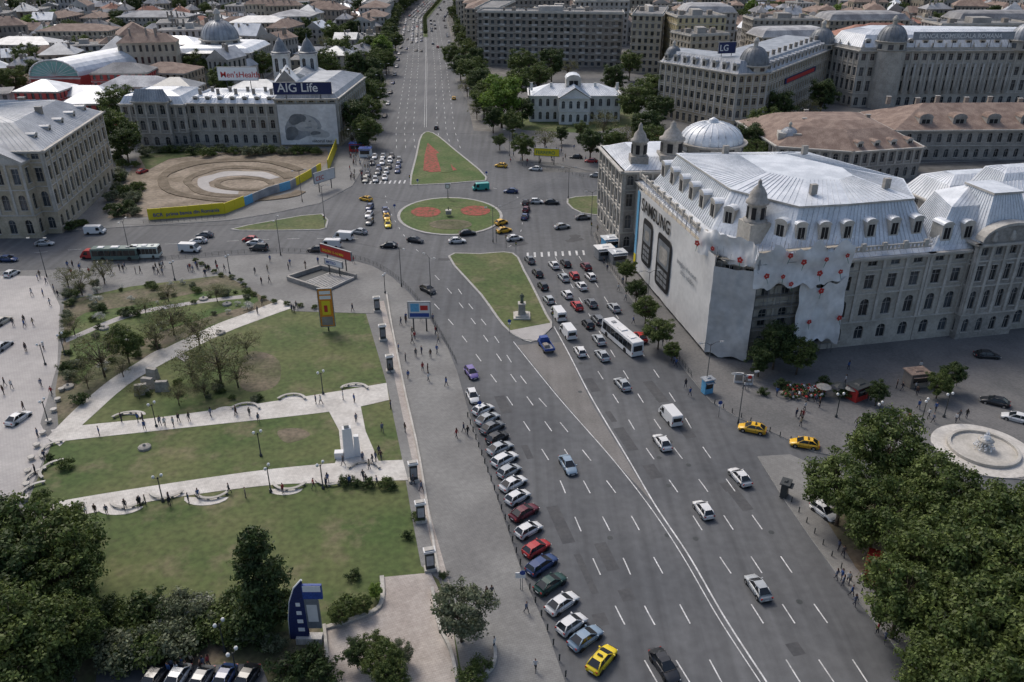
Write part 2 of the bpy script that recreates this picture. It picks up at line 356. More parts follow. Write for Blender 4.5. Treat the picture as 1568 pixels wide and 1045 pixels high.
# ================================================================ GROUND
pad('ground',[(-3000,-200),(3000,-200),(3000,5000),(-3000,5000)],0,'citysoil',-1,world=True,side='citysoil')
def cx(Y):
    pts=[(235,-22),(324,-34),(500,-50),(775,-77),(1006,-80),(1600,-60)]
    for (a,b),(c,d) in zip(pts,pts[1:]):
        if Y<=c: return b+(d-b)*max(0,(Y-a))/(c-a)
    return -60
near=[(-260,20),(220,20),(220,262),(60,262),(10,262),(2,290),(0,320)]
rt=[(cx(y)+19,y) for y in (324,400,500,640,775,1006,1400)]; lf=[(cx(y)-19,y) for y in (1400,1006,775,640,500,400,324,280)]
pad('road_asphalt',near+rt+lf+[(-60,262),(-260,262)],.006,'asphalt',0,world=True,side='asphalt')
pt=MB()
for i in range(18):
    y=62+i*3.6+R.uniform(-1,1); x=26-(y-60)*.24+R.choice((-13.5,-9.5,-6,3,6.5,9.5,13))+R.uniform(-.5,.5); w_,h_=R.uniform(.8,2.2),R.uniform(1.5,8); c,s=math.cos(.24),math.sin(.24)
    pt.face([(x+c*a-s*b,y+s*a+c*b,.0095+i*.0003) for a,b in ((-w_/2,-h_/2),(w_/2,-h_/2),(w_/2,h_/2),(-w_/2,h_/2))],'asphalt_patch')
for i in range(14):
    X,Y=S(R.uniform(480,900),R.uniform(300,400)); w_,h_=R.uniform(2,7),R.uniform(1,3); th=R.uniform(-.3,1.4);c,s=math.cos(th),math.sin(th)
    pt.face([(X+c*a-s*b,Y+s*a+c*b,.0150+i*.0003) for a,b in ((-w_/2,-h_/2),(w_/2,-h_/2),(w_/2,h_/2),(-w_/2,h_/2))],'asphalt_patch')
pt.obj('asphalt_repairs')
mh=MB()
for i in range(18):
    y=R.uniform(62,170); x=26-(y-60)*.24+R.uniform(-15,15); mh.lathe((x,y,.02),[(.38,0),(.38,.003)],14,'metal_dark',False)
mh.obj('manhole_covers')
# park block
pad('park_pavement',[(900,1130),(865,1045),(835,960),(800,880),(770,790),(740,700),(715,622),(700,570),(686,535),(668,505),(648,475),(625,448),(600,425),(570,408),(530,397),(480,391),(430,389),(350,393),(250,401),(170,410),(80,414),(0,416),(-300,420),(-300,1130)],.13,'paving')
pad('university_walk',[(-200,421),(70,424),(92,470),(88,560),(62,650),(78,680),(40,765),(-10,810),(-200,860)],.145,'paving_pale',.1,side='paving_pale')
pad('park_lawn',[(98,462),(200,440),(345,422),(385,450),(420,468),(560,480),(575,530),(592,588),(615,700),(632,800),(645,868),(672,890),(690,940),(712,1060),(712,1100),(-60,1100),(-60,860),(35,790),(72,700),(90,655),(85,600),(98,520)],.15,'grass',.1)
pad('flower_bed_soil',[(98,462),(345,422),(420,466),(320,500),(200,560),(110,640),(90,655),(85,600),(98,520)],.156,'soil_park',.15,side='soil')
pad('park_lawn_strip',[(118,488),(200,470),(345,444),(396,462),(320,486),(230,516),(150,556),(120,590),(108,560)],.166,'grass_fresh',.15,4,side='grass')
def path(name,up,lo,m='paving_white',z=.18):
    w=catmull([S(*p) for p in up],False,5)+catmull([S(*p) for p in lo],False,5)[::-1]
    pad(name,w,z,m,.12,world=True)
path('park_path',[(72,672),(130,615),(200,563),(320,503),(380,480),(430,460)],[(92,685),(140,640),(212,580),(330,518),(400,490),(450,472)])
path('park_path',[(78,660),(135,652),(250,640),(440,613),(592,588)],[(88,678),(160,670),(280,657),(505,632),(596,614)],z=.187)
path('park_path',[(40,782),(105,767),(240,745),(400,722),(515,711),(617,706)],[(55,806),(105,795),(240,768),(400,746),(500,741),(625,737)],z=.191)
pad('park_path',[(503,630),(552,621),(560,662),(580,708),(512,713),(522,690),(519,660)],.196,'paving_white',.12)
pad('park_path',[(430,459),(575,462),(580,482),(450,478)],.199,'paving',.12)
path('park_path',[(205,560),(250,535),(290,548)],[(212,568),(252,543),(284,556)],'paving_pale',.176)
path('park_path',[(100,520),(200,480),(300,462),(380,452)],[(102,526),(202,486),(300,467),(384,457)],'paving_pale',.172)
for k_,(u,v,rw) in enumerate(((190,771,34),(320,757,34),(440,746,26),(450,617,26),(540,597,24),(200,640,24),(345,632,20))):
    x,y=S(u,v); r=rw*.09
    pad('path_recess',[(x+r*math.cos(t*math.pi/8),y+(1 if v<700 else -1)*(.3*r+r*.6*math.sin(t*math.pi/8))) for t in range(0,9)],.203,'paving_white',.12,world=True)
pad('terrace_paving',[(585,886),(660,879),(672,905),(690,940),(700,1010),(715,1100),(500,1100),(495,965),(545,950),(583,930)],.2,'paving_pink',.12)
pad('tree_bed_soil',[(-60,860),(40,830),(110,900),(200,960),(330,985),(490,960),(505,1040),(505,1100),(-60,1100)],.163,'soil_park',.12,side='soil')
pad('parking_lane',[(150,1026),(400,1018),(430,1100),(140,1100)],.21,'asphalt',.12)
pad('lawn_wear',[(375,545),(400,540),(428,555),(425,590),(385,602),(365,585)],.161,'soil_park',.14,side='soil',smooth=4)
pad('lawn_wear',[(425,662),(455,657),(475,668),(440,680)],.161,'soil_park',.14,side='soil',smooth=4)
pad('walk_strip',[(581,462),(588,462),(612,560),(640,700),(662,800),(690,900),(680,905),(652,800),(630,700),(600,560)],.139,'paving_pink',.12,side='paving_pink')
def island(name,px,m,wd=.5,smooth=4,z=.15,km='kerb'):
    w=[S(*p) for p in px]
    if smooth: w=catmull(w,True,smooth)
    a=sum(w[i][0]*w[(i+1)%len(w)][1]-w[(i+1)%len(w)][0]*w[i][1] for i in range(len(w)))
    if a<0: w=w[::-1]
    mb=MB(); mb.prism(w,0,z,km,km); mb.prism(inset(w,wd),z,z+.03,m,m); return mb.obj(name)
def ell(u,v,ru,rv,n=36,z=0): return [(u+ru*math.cos(2*math.pi*i/n),v+rv*math.sin(2*math.pi*i/n)) for i in range(n)]
island('roundabout_island',ell(689,332,81,29),'grass_fresh',.8,0)
island('flower_bed',ell(652,326,24,8,20),'flower_red',.2,0,.2,'grass_fresh'); island('flower_bed',ell(728,324,24,8,20),'flower_red',.2,0,.2,'grass_fresh')
island('flower_bed',ell(690,345,34,8,20),'soil_park',.2,0,.2,'grass_fresh')
island('traffic_island',[(645,207),(664,204),(700,232),(746,272),(720,279),(640,284),(627,280),(636,240)],'grass_fresh',.6,3)
pad('flower_bed',[(655,220),(672,235),(700,262),(660,265),(648,262),(650,240)],.24,'flower_red',.1,side='soil')
pad('lawn_cross',[(668,236),(684,236),(694,264),(676,266)],.26,'grass_fresh',.1,side='grass')
island('traffic_island',[(686,393),(735,389),(786,388),(804,415),(820,445),(838,482),(846,500),(820,523),(798,520),(770,500),(735,452)],'grass',.5,3)
pad('island_paving',[(779,508),(842,496),(846,502),(822,523),(800,521)],.2,'paving_pale',.1)
island('traffic_island',[(868,305),(925,300),(990,303),(1005,322),(960,330),(890,327)],'grass',.5,3)
island('traffic_island',[(352,352),(420,338),(494,328),(500,350),(470,353),(400,354)],'grass',.5,2)
pad('median_wedge',[(792,529),(862,524),(885,575),(910,625),(960,705),(998,768),(940,705),(860,612)],.02,'asphalt_light',.0,side='asphalt_light')
pad('block_pavement',[(-300,366),(0,360),(130,352),(230,346),(352,338),(420,327),(490,312),(540,285),(553,262),(565,215),(578,170),(560,120),(-300,200)],.12,'paving')
pad('excavation_soil',[(165,335),(178,300),(212,242),(380,232),(500,228),(505,245),(480,270),(430,296),(370,318),(290,332)],.15,'soil_pale',.1,side='soil')
def arc_px(cu,cv,ru,rv,r2u,r2v,a0,a1,n=28):
    o=[];i_=[]
    for i in range(n+1):
        t=math.radians(a0+(a1-a0)*i/n); w=1+.09*noise.noise(Vector((i*.35,ru*.1,0))); w2=1+.09*noise.noise(Vector((i*.35+9,ru*.1,4))); o.append((cu+ru*w*math.cos(t),cv+rv*w*math.sin(t))); i_.append((cu+r2u*w2*math.cos(t),cv+r2v*w2*math.sin(t)))
    return o+i_[::-1]
pad('excavation_mound',arc_px(362,278,122,34,106,29,30,330),.35,'soil',.14,side='soil')
pad('excavation_mound',arc_px(366,280,84,24,72,20,60,345),.3,'soil',.14,side='soil')
pad('excavation_ring',arc_px(370,282,69,19,50,12,95,330),.22,'paving_pale',.14,side='paving_pale')
pad('excavation_mound',arc_px(375,283,46,11,36,8,0,359),.3,'soil',.14,side='soil')
pad('excavation_lawn',[(213,240),(240,234),(330,230),(330,236),(260,244),(225,262)],.2,'grass',.1,side='grass')
pad('block_pavement',[(790,248),(770,222),(740,185),(712,150),(696,120),(1100,110),(1700,150),(1700,240),(1040,262),(990,268),(900,262),(850,250)],.12,'paving_dark')
pad('villa_garden',[(800,200),(900,205),(985,190),(975,160),(800,170),(770,185)],.16,'grass',.1)
pad('side_street',[(1005,268),(1060,262),(1010,190),(985,120),(965,120),(985,200)],.17,'asphalt',.1,side='asphalt')
pad('side_street',[(720,128),(985,118),(985,126),(728,138)],.175,'asphalt',.1,side='asphalt')
pad('university_pavement',[(908,358),(925,345),(975,340),(1080,300),(1700,250),(1700,760),(1560,735),(1400,722),(1250,694),(1180,662),(1128,640),(1090,617),(1060,582),(1030,543),(985,482),(945,430),(920,392)],.13,'paving_dark')
pad('corner_pavement',[(1160,700),(1210,697),(1260,720),(1700,800),(1700,1200),(1500,1150),(1420,1045),(1380,1003),(1300,905),(1245,830),(1200,765)],.13,'paving')
pad('tree_bed_soil',[(1260,790),(1330,740),(1700,850),(1700,1150),(1520,1130),(1400,975),(1310,870)],.16,'soil_park',.12,side='soil')
# lane markings
mk=MB()
La=[(1006,1045),(952,948),(910,860),(876,782),(848,718),(783,618),(745,565),(700,505),(660,460)]
Lb=[(1056,1045),(992,938),(952,850),(915,777),(872,700),(817,622),(783,575),(732,502),(690,448),(662,418)]
Lc=[(1105,1045),(1043,930),(995,843),(950,765),(860,650),(800,580),(755,512),(715,462),(690,425)]
Ra=[(1225,1045),(1197,1000),(1137,905),(1082,823),(1035,750),(985,680),(950,622),(915,568),(885,520),(860,480),(835,435),(812,395)]
Rb=[(1277,1045),(1240,990),(1178,895),(1125,815),(1078,745),(1035,690),(1000,640),(962,580),(925,520),(895,470),(865,420),(848,390)]
Rc=[(1328,1045),(1285,980),(1220,888),(1165,808),(1120,745),(1073,680),(1040,625),(1000,565),(965,515),(935,470),(900,415),(882,385)]
for l in (La,Lb,Lc,Ra,Rb,Rc): dashes(mk,l,3,5.5,.15)
dashes(mk,[(1174,1045),(1109,945),(1054,850),(1004,775),(960,700),(905,608),(870,540),(848,500)],3,0,.2,z=.028)
dashes(mk,[(1164,1045),(1099,945),(1044,850),(994,775),(935,700),(856,610),(800,541),(785,522)],3,0,.14,z=.031)
for off in (-11.5,-8.2,-4.8,4.8,8.2,11.5):
    dashes(mk,[(cx(y)+off,y) for y in (295,324,400,500,640,775,1006)],4,7,.18,world=True)
for off in (-.4,.4): dashes(mk,[(cx(y)+off,y) for y in (330,400,500,640)],4,0,.13,world=True)
dashes(mk,[(590,300),(600,330),(640,385),(700,400),(780,378),(800,340),(790,300),(740,285)],2,4,z=.034)
dashes(mk,[(0,392),(150,380),(300,372),(450,366),(560,366)],3,5,z=.037)
for k in range(9):
    x0,y0=S(560,280); mk.box((x0+k*1.5,y0+.1*k,.0395),(.5,3.5,.002),'paint_white')
    x0,y0=S(805,391); mk.box((x0+1.7*k+.5,y0+.2*k,.0395),(.5,3.2,.002),'paint_white')
mk.obj('lane_markings')
w=[(cx(y)-1.6,y) for y in (640,775,1006,1300)]+[(cx(y)+1.6,y) for y in (1300,1006,775,640)]
pad('median_strip',w,.2,'grass_fresh',0,world=True)
# ================================================================ BUILDINGS
def uni_extra(mb,H):
    lo=[(32.5,184),(38.2,149.5),(49.5,138.2),(58,138.6),(76.5,142.5),(83,160),(68,187)]
    hi=[(36.5,179.5),(41.8,151.8),(51.2,141.2),(60,142.6),(73.5,146),(77,159),(65,181)]
    outer=[(29.5,187),(37,136.5),(43,133),(58,136.2),(76,140),(85,160),(69,190)]
    ringroof(mb,outer,lo,18,18.8,'zinc',1.2)
    ringroof(mb,lo,hi,18.8,26,'zinc',.9)
    rd=inset(hi,-.35); mb.prism(rd,25.9,26.25,'stone_trim','zinc')
    top=[(48,172),(50,158),(56,153),(62,153),(66,156),(66,162),(58,173)]
    ringroof(mb,hi,top,26.26,27.7,'zinc',1.1); mb.face([(*p,27.7) for p in top],'zinc')
    dormers(mb,lo[0],lo[1],20.3,5.5,2.4,3.2,3.5,off=-.9); dormers(mb,lo[1],lo[2],20.3,5,2.2,3,3.5,off=-.9); dormers(mb,lo[2],lo[3],20.3,4.2,2.0,3,3.5,off=-.9);dormers(mb,lo[3],lo[4],20.3,4.2,2.0,3,3.5,off=-.9)
    c=(44.5,144,18); mb.box((c[0],c[1],18),(4.2,4.2,4.5),'stone',.3); mb.lathe((c[0],c[1],22.5),[(2.2,0),(2.2,.4),(1.6,.5),(1.6,3.2),(2.1,3.4),(2.1,3.8),(1.7,4.2),(1.5,5.2),(.9,6.2),(.4,6.7),(.35,7.4),(.1,7.8)],14,'stone_grey',True)
    for j in range(6):
        th=j*math.pi/3; mb.box((c[0]+1.55*math.cos(th),c[1]+1.55*math.sin(th),23.2),(.25,.8,2.1),'black',th)
    for a,b in ((outer[0],outer[1]),(outer[2],outer[3]),(outer[3],outer[4])):
        v=Vector(b)-Vector(a);L=v.length;d=(v/L);n=(d.y,-d.x)
        wbox(mb,a,d,n,0,L,-.5,-.2,18.9,19.1,'stone_trim');wbox(mb,a,d,n,0,L,-.5,-.2,19.7,19.9,'stone_trim')
        for i in range(int(L/.8)): wbox(mb,a,d,n,i*.8,i*.8+.3,-.45,-.25,19.1,19.7,'stone_trim')
        for i in range(int(L/4.2)+1): wbox(mb,a,d,n,i*4.2,i*4.2+.8,-.6,-.1,18.9,20.4,'stone_trim')
    for x,y in ((46,176),(63,176),(70,150),(55,146)): mb.box((x,y,27),(1.2,.9,1.8),'stone_grey',.2)
U=[(29.5,187),(37,136.5),(43,133),(58,136.2),(76,140),(85,160),(69,190)]
uf=[(5.2,.3,.52,True),(5.6,.2,.6,True),(4.6,.2,.58,False),(2.6,.3,.45,False)]
bld('university_palace',U,uf,4.2,'stone',z0=0,pil=True,extra=uni_extra,skip=(5,),corn=.8)
def wing_extra(mb,H):
    a=[(76,140.05),(125,150.5),(122,167),(79,158)]
    lo=inset(a,.8);hi=inset(a,3.4); ringroof(mb,a,lo,18,18.7,'zinc',1.2); ringroof(mb,lo,hi,18.7,25,'zinc',.9)
    hip(mb,hi,25,27.5,'zinc',1.1)
    dormers(mb,lo[0],lo[1],19.4,4.2,2.1,3,3,off=-.3)
bld('university_wing',[(76.1,140.02),(125,150.5),(122,167),(82,158)],uf,4.2,'stone',pil=True,extra=wing_extra,corn=.8,skip=(3,))
def pav(name,x0,x1,ex=1.6,h=19.5,ped=True,rh=8):
    d=Vector((.978,.209));n=Vector((.209,-.978)); base=Vector((76,140.05))
    f=lambda s,e:((base+d*s+n*e).x,(base+d*s+n*e).y)
    poly=[f(x0,ex),f(x1,ex),f(x1,-12),f(x0,-12)]
    def e(mb,H):
        hi=inset(poly,3.2); ringroof(mb,poly,inset(poly,.5),H,H+.6,'zinc',1); ringroof(mb,inset(poly,.5),hi,H+.6,H+rh,'zinc',.9)
        mb.prism(inset(hi,-.3),H+rh-.1,H+rh+.3,'stone_trim','zinc')
        if ped:
            w=x1-x0; k=12
            def q(s,ee,z): t=base+d*(x0+s)+n*(ex+ee); return (t.x,t.y,z)
            arc=[(w/2-(w/2+.3)*math.cos(math.pi*j/k),H+.05+3.2*math.sin(math.pi*j/k)) for j in range(k+1)]
            mb.face([q(s,.5,z) for s,z in arc],'stone_grey')
            for j in range(k):
                (s0,z0),(s1,z1)=arc[j],arc[j+1]
                mb.face([q(s0,.9,z0+.5),q(s1,.9,z1+.5),q(s1,-1.2,z1+.5),q(s0,-1.2,z0+.5)],'stone_trim'); mb.face([q(s0,.9,z0),q(s1,.9,z1),q(s1,.9,z1+.5),q(s0,.9,z0+.5)],'stone_trim')
            for s in (2.2,w/2,w-2.2):
                mb.lathe(q(s,.55,H+.5),[(.5,0),(.6,.5),(.35,1),(.45,1.2),(.3,1.6),(0,1.8)],8,'stone_trim')
    bld(name,poly,[(5.2,.3,.52,True),(5.8,.2,.62,True),(5.0,.2,.6,False),(h-16.0,.3,.5,False)],3.4,'stone_grey',pil=True,extra=e,corn=.9)
pav('university_pavilion',8.5,20.5)
pav('university_pavilion',26,33,1.2,19,False,9)
def np_extra(mb,H):
    p=[(26,188),(57,191),(54,217),(23,213)]; hi=inset(p,5); ringroof(mb,inset(p,.4),hi,H,H+2,'zinc',1); mb.face([(*q,H+2) for q in hi],'zinc')
    dome(mb,(49,202,H+1.5),7.6,4.5,'zinc',2.5,'stone_grey',24,False)
    mb.lathe((49,202,H+8.2),[(1.2,0),(1.2,.8),(.1,1.4)],12,'zinc')
    for x,y,r in ((38,195,2.6),(30,193,1.8)):
        mb.box((x,y,H+.1),(r*2.3,r*2.3,2.5),'stone_grey'); mb.lathe((x,y,H+2.6),[(r,0),(r,3),(r*1.2,3.2),(r*1.2,3.6),(r*.9,4),(r*.75,5),(r*.3,6),(r*.25,7),(.05,7.6)],14,'stone_grey')
        for j in range(6):
            th=j*math.pi/3+.2; mb.box((x+r*.97*math.cos(th),y+r*.97*math.sin(th),H+3.1),(.2,r*.5,2.1),'black',th)
bld('university_dome_pavilion',[(26,188),(57,191),(54,217),(23,213)],[(5,.3,.5,True),(5.5,.2,.6,True),(5,.2,.6,False),(4.5,.25,.5,True)],3.6,'stone_grey',pil=True,extra=np_extra,corn=.9)
def sheet(mb,a,b,z0,z1,m,amp=.25,nx=24,nz=12,seed=0,rag=0):
    a=Vector(a);b=Vector(b);d=(b-a);L=d.length;d.normalize();n=Vector((d.y,-d.x)); off=len(mb.v);k=mb.mi(m)
    for j in range(nz+1):
        for i in range(nx+1):
            s=L*i/nx;z=z0+(z1-z0)*j/nz; e=amp*noise.noise(Vector((s*.25+seed,z*.25,seed)))+amp*.6*noise.noise(Vector((s*.9+seed,z*.4,seed))); zz=z
            if rag and j==nz: zz+=rag*noise.noise(Vector((s*.4,seed,1)))
            if rag and j==0: zz+=rag*noise.noise(Vector((s*.5,seed,5)))
            q=a+d*s+n*e; mb.v.append((q.x,q.y,zz))
    for j in range(nz):
        for i in range(nx):
            o=off+j*(nx+1)+i; mb.f.append((o,o+1,o+nx+2,o+nx+1));mb.m.append(k);mb.s.append(True)
def scaffold(mb,a,b,z1,dep=1.2,sp=2.4,lift=2.1):
    a=Vector(a);b=Vector(b);d=b-a;L=d.length;d.normalize();n=Vector((d.y,-d.x));k=int(L/sp)
    for i in range(k+1):
        for e in (0,-dep):
            q=a+d*(L*i/k)+n*e; mb.tube([(q.x,q.y,.1),(q.x,q.y,z1)],[.05,.05],4,'metal_grey')
    z=lift
    while z<z1:
        for e in (0,-dep):
            p,q=a+n*e,b+n*e; mb.tube([(p.x,p.y,z),(q.x,q.y,z)],[.045,.045],4,'metal_grey')
        wbox(mb,a,d,n,0,L,-dep+.1,-.1,z-.12,z-.07,'stucco_tan'); z+=lift
b1,b2,b3,b4=(28.0,176),(35.4,134),(42.2,130.6),(59.2,134.2)
mb=MB(); scaffold(mb,(28.3,176),(35.7,134.6),21); scaffold(mb,(35.8,134.6),(42.2,131.0),20); scaffold(mb,(42.4,131),(59,134.8),22.5); mb.obj('scaffolding')
mb=MB(); sheet(mb,b1,b2,.8,19.4,'banner_white',.12,40,14)
hd=mb.obj('advertising_banner')
bd=(Vector(b2)-Vector(b1)).normalized(); bn=Vector((bd.y,-bd.x))
ph=MB()
def rrect(s0,s1,z0_,z1_,r,off,m):
    pts=[]
    for cx_,cz_,a0 in ((s1-r,z1_-r,0),(s0+r,z1_-r,90),(s0+r,z0_+r,180),(s1-r,z0_+r,270)):
        for k in range(5): t=math.radians(a0+k*22.5); pts.append((cx_+r*math.cos(t),cz_+r*math.sin(t)))
    ph.face([(b1[0]+bd.x*s+bn.x*off,b1[1]+bd.y*s+bn.y*off,z) for s,z in pts],m)
for s0,s1,z0_,z1_ in ((5,11,4.5,14.6),(14.5,22.5,3.2,14.6)):
    rrect(s0,s1,z0_,z1_,1.2,.25,'black'); rrect(s0+.7,s1-.7,z0_+4.9,z1_-1.3,.3,.27,'dome_lead'); rrect(s0+1.6,s1-1.6,z0_+5.6,z1_-2.4,.8,.285,'stone_grey')
    for r in range(3):
        for c in range(3): w_=(s1-s0-2)/3; rrect(s0+1+c*w_+.1,s0+1+(c+1)*w_-.1,z0_+.9+r*1.2,z0_+1.8+r*1.2,.2,.27,'metal_grey')
wbox(ph,b1,bd,bn,-.1,1.3,.15,.2,.9,19,'bluelight')
wbox(ph,b1,bd,bn,0,1.3,.201,.23,1,4.5,'yellow')
o=ph.obj('printed_phones'); o.parent=hd
text(hd,'lettering','SAMSUNG',(b1[0]+bd.x*3,b1[1]+bd.y*3,15.6),bd,3.9,'black',off=.25,bold=.06)
text(hd,'lettering_small','imagine the next\n     ultra edition',(b1[0]+bd.x*26,b1[1]+bd.y*26,12.0),bd,1.5,'zinc_dark',off=.25)
mb=MB(); sheet(mb,b2,b3,.6,17.6,'banner_grey',.5,14,14,3,.5); mb.obj('hoarding_sheet')
mb=MB(); 
shs=(((41.5,130.4),(59.4,134.0),14.8,21.6,18,1.0),((50.5,132.2),(59.4,134.0),3,14.7,14,.7),((33.5,139.5),(41.4,130.5),18.2,22.8,6,1.0))
for k,(a,b,z0_,z1_,c,am) in enumerate(shs): sheet(mb,a,b,z0_,z1_,'shroud',am,26,14,5+k*2,2.0)
fl=mb.obj('flower_shroud'); fm=MB()
Rf=random.Random(5)
for a,b,zz0,zz1,cnt,am in shs:
    a=Vector(a);b=Vector(b);d=(b-a).normalized();n=Vector((d.y,-d.x));L=(b-a).length; cols_=max(2,round(L/2.6)); rows=max(1,round((zz1-zz0)/3.4))
    for ci in range(cols_):
      for ri in range(rows):
        if Rf.random()<.45: continue
        s=(ci+.5+Rf.uniform(-.45,.45))*L/cols_; z=zz0+(ri+.5+Rf.uniform(-.35,.35))*(zz1-zz0)/rows+.1; q=a+d*s+n*(am*.8+.02); th0=Rf.uniform(0,6); sc_=Rf.uniform(.8,1.15)
        for t in range(5):
            th=t*1.256+th0; r=.3*sc_; w=[(q.x+d.x*(r*math.cos(th)+r*.8*math.cos(k*math.pi/3)),q.y+d.y*(r*math.cos(th)+r*.8*math.cos(k*math.pi/3)),z+r*math.sin(th)+r*.8*math.sin(k*math.pi/3)) for k in range(6)]
            fm.face([(x+n.x*.004*t,y+n.y*.004*t,zz) for x,y,zz in w],'red')
        fm.tube([(q.x,q.y,z-.4),(q.x+Rf.uniform(-.5,.5)*d.x,q.y,z-1.5)],[.06,.03],4,'green')
o=fm.obj('printed_flowers'); o.parent=fl
def lf_extra(mb,H):
    chimney(mb,-140,240,H+3,1.6,3);chimney(mb,-128,226,H+3,1.6,3);chimney(mb,-150,225,H+4,1.6,3)
    dormers(mb,(-118,204),(-124,250),H+.8,9,2,1.6,3,'zinc_dark',off=-1.8)
pL=[(-205,199.5),(-116.3,202),(-123.5,251),(-205,251)]
bld('law_faculty_building',pL,[(6,.25,.5,True),(6.5,.2,.6,True),(6,.2,.58,False),(3,.3,.4,False)],4.0,'stone_warm',('mansard','zinc_dark',9,5,20,1.0,1.5),pil=True,extra=lf_extra,corn=.9,ww=.46)
mb=MB()
pp=[(-132.5,198),(-120,198.3),(-120,201.9),(-132.5,201.6)]
for a,b in ((0,1),(1,2),(3,0)): facade(mb,pp[a],pp[b],0,[(6,.2,.6,True),(6.5,.2,.6,True),(7,.2,.55,False)],4,'stone_warm',pil=(a==0))
mb.face([(-133,197.5,19.5),(-119.5,197.8,19.5),(-126.3,197.6,22.7)],'stone_trim')
mb.face([(-133,197.5,19.5),(-126.3,197.6,22.9),(-126.3,206,22.9),(-133,206,19.5)],'zinc_dark');mb.face([(-126.3,197.6,22.9),(-119.5,197.8,19.5),(-119.5,206,19.5),(-126.3,206,22.9)],'zinc_dark')
mb.obj('law_faculty_portico')
cf=[(5.5,.22,.55,True),(5.2,.2,.58,True),(4.6,.2,.55,False)]
bld('classical_building',[(-139,297),(-116,296),(-116,318),(-139,318)],cf,3.4,'stone_grey',('mansard','zinc',1.5,2.5,6,1,1.2),pil=True,corn=.8)
def ce(mb,H):
    for i in range(9): chimney(mb,-112+i*3.2,303+(i%2)*4,H+2,1,2)
    dormers(mb,(-115,299),(-84,298),H+.1,4,1.8,1.6,3,off=-.4)
bld('classical_building',[(-115.9,298.5),(-84,297.5),(-83,320),(-115.9,320)],cf,3.5,'stone',('mansard','zinc',1.5,1.5,6,1,1.2),pil=True,corn=.8,extra=ce)
bld('central_pavilion_building',[(-133,294.5),(-121,294),(-121,296),(-133,296.5)],[(5.5,.22,.55,True),(5.5,.2,.6,True),(5.6,.2,.58,True)],4,'stone_grey',('hip','zinc_dark',4,1),pil=True,corn=.9)
bld('corner_office_building',[(-83.8,296.5),(-62,297.5),(-60,345),(-83,345)],[(5.5,.2,.6,False),(5.2,.2,.58,True),(4.4,.2,.55,False),(2,.3,.4,False)],3.8,'stone_warm',('mansard','zinc_dark',1,1.5,7,2,1.5),pil=True,corn=.8)
def billboard(name,a,b,z0,z1,m,posts=True,txt=None,tm='white',th=.3,base=0,ts=None,extra=None):
    mb=MB();a=Vector(a);b=Vector(b);L=(b-a).length;d=(b-a)/L;n=Vector((d.y,-d.x))
    wbox(mb,a,d,n,0,L,-th,0,z0,z1,m)
    for (s0,s1,q0,q1) in ((-.12,L+.12,z0-.14,z0-.003),(-.12,L+.12,z1+.003,z1+.14),(-.13,-.003,z0,z1),(L+.003,L+.13,z0,z1)): wbox(mb,a,d,n,s0,s1,-th-.05,.08,q0,q1,'metal_grey')
    if posts:
        for k in ((.2,.8) if L>3 else (.5,)):
            q=a+d*(L*k)-n*(th/2); mb.tube([(q.x,q.y,base),(q.x,q.y,z0)],[.14,.14],8,'metal_dark')
    if extra: extra(mb,a,d,n,L)
    o=mb.obj(name)
    if txt:
        s=ts or (z1-z0)*.8; text(o,'lettering',txt,(a.x+d.x*L*.06,a.y+d.y*L*.06,z0+(z1-z0)*.22),d,s,tm,off=.03,bold=.03*s/3)
    return o
billboard('rooftop_sign',(-83.5,296),(-63.5,297),18.6,22.6,'navy',True,'AIG Life','white',base=17,ts=4.2)
def fig(mb,a,d,n,L):
    def blob(s,z,r,sq,m,e,rot=0,col=0):
        q=[]
        for k in range(20):
            t=k*math.pi/10; rr=r*(1+.18*math.sin(t*2+rot)+.1*math.sin(t*3+1+rot)); ss=s+rr*math.cos(t); zz=z+rr*sq*math.sin(t); ss=min(max(ss,.3),L-.3); q.append((a.x+d.x*ss+n.x*e,a.y+d.y*ss+n.y*e,max(2.7,min(zz,14.8))))
        mb.face(q,m)
    blob(8,7.5,5.6,.9,'zinc_dark',.01,1); blob(9.5,8.6,3.4,1.05,'banner_grey',.02,2); blob(6.5,10.2,2.8,.7,'dome_lead',.03,.5); blob(10.2,7.2,1.2,.3,'zinc_dark',.04); blob(9.0,9.4,.5,.35,'dome_lead',.045); blob(11.0,9.4,.5,.35,'dome_lead',.046); blob(14,5,3,.6,'banner_grey',.015,2); blob(4,5,2.2,1.2,'dome_lead',.016); blob(12.5,5.2,1.6,.5,'dome_lead',.05,1)
bbo=billboard('wall_billboard',(-83,295.4),(-62.4,296.3),1.2,15.3,'shroud',False,None,extra=fig)
text(bbo,'lettering','viitorul tau',(-72,295.86,1.9),(20.6,.9),1.6,'black',off=.12)
x0,y0=S(334,118,22);x1,y1=S(398,116,22); billboard('rooftop_sign',(x0,y0),(x1,y0),20.8,25.4,'white',True,"Men'sHealth",'red',base=15,ts=2.9)
def de(mb,H):
    dome(mb,(-152,452,H+2),9.5,9,'zinc_dark',3,'stone_trim',24)
    hip(mb,[(-164,432),(-140,432),(-140,472),(-164,472)],H,H+4,'zinc_dark')
bld('domed_palace',[(-172,434),(-132,434),(-132,472),(-172,472)],floorsf(15,3,(1,)),4,'stone',('mansard','zinc',2,2,6,1,0),pil=True,extra=de)
for uu in (430,472):
    X,Y=S(uu,85,20); mb=MB()
    r=rect(X,Y,7,7,6)
    for i in range(4): facade(mb,r[i],r[(i+1)%4],0,[(12,.3,.1,False),(9,.15,.65,True)],3.5,'stucco_white',trim='stucco_white')
    mb.lathe((X,Y,21),[(4.2,0),(4.3,.5),(3.6,.9),(1.6,5),(.25,6.6),(.1,8.5)],14,'dome_lead',False); mb.obj('church_tower')
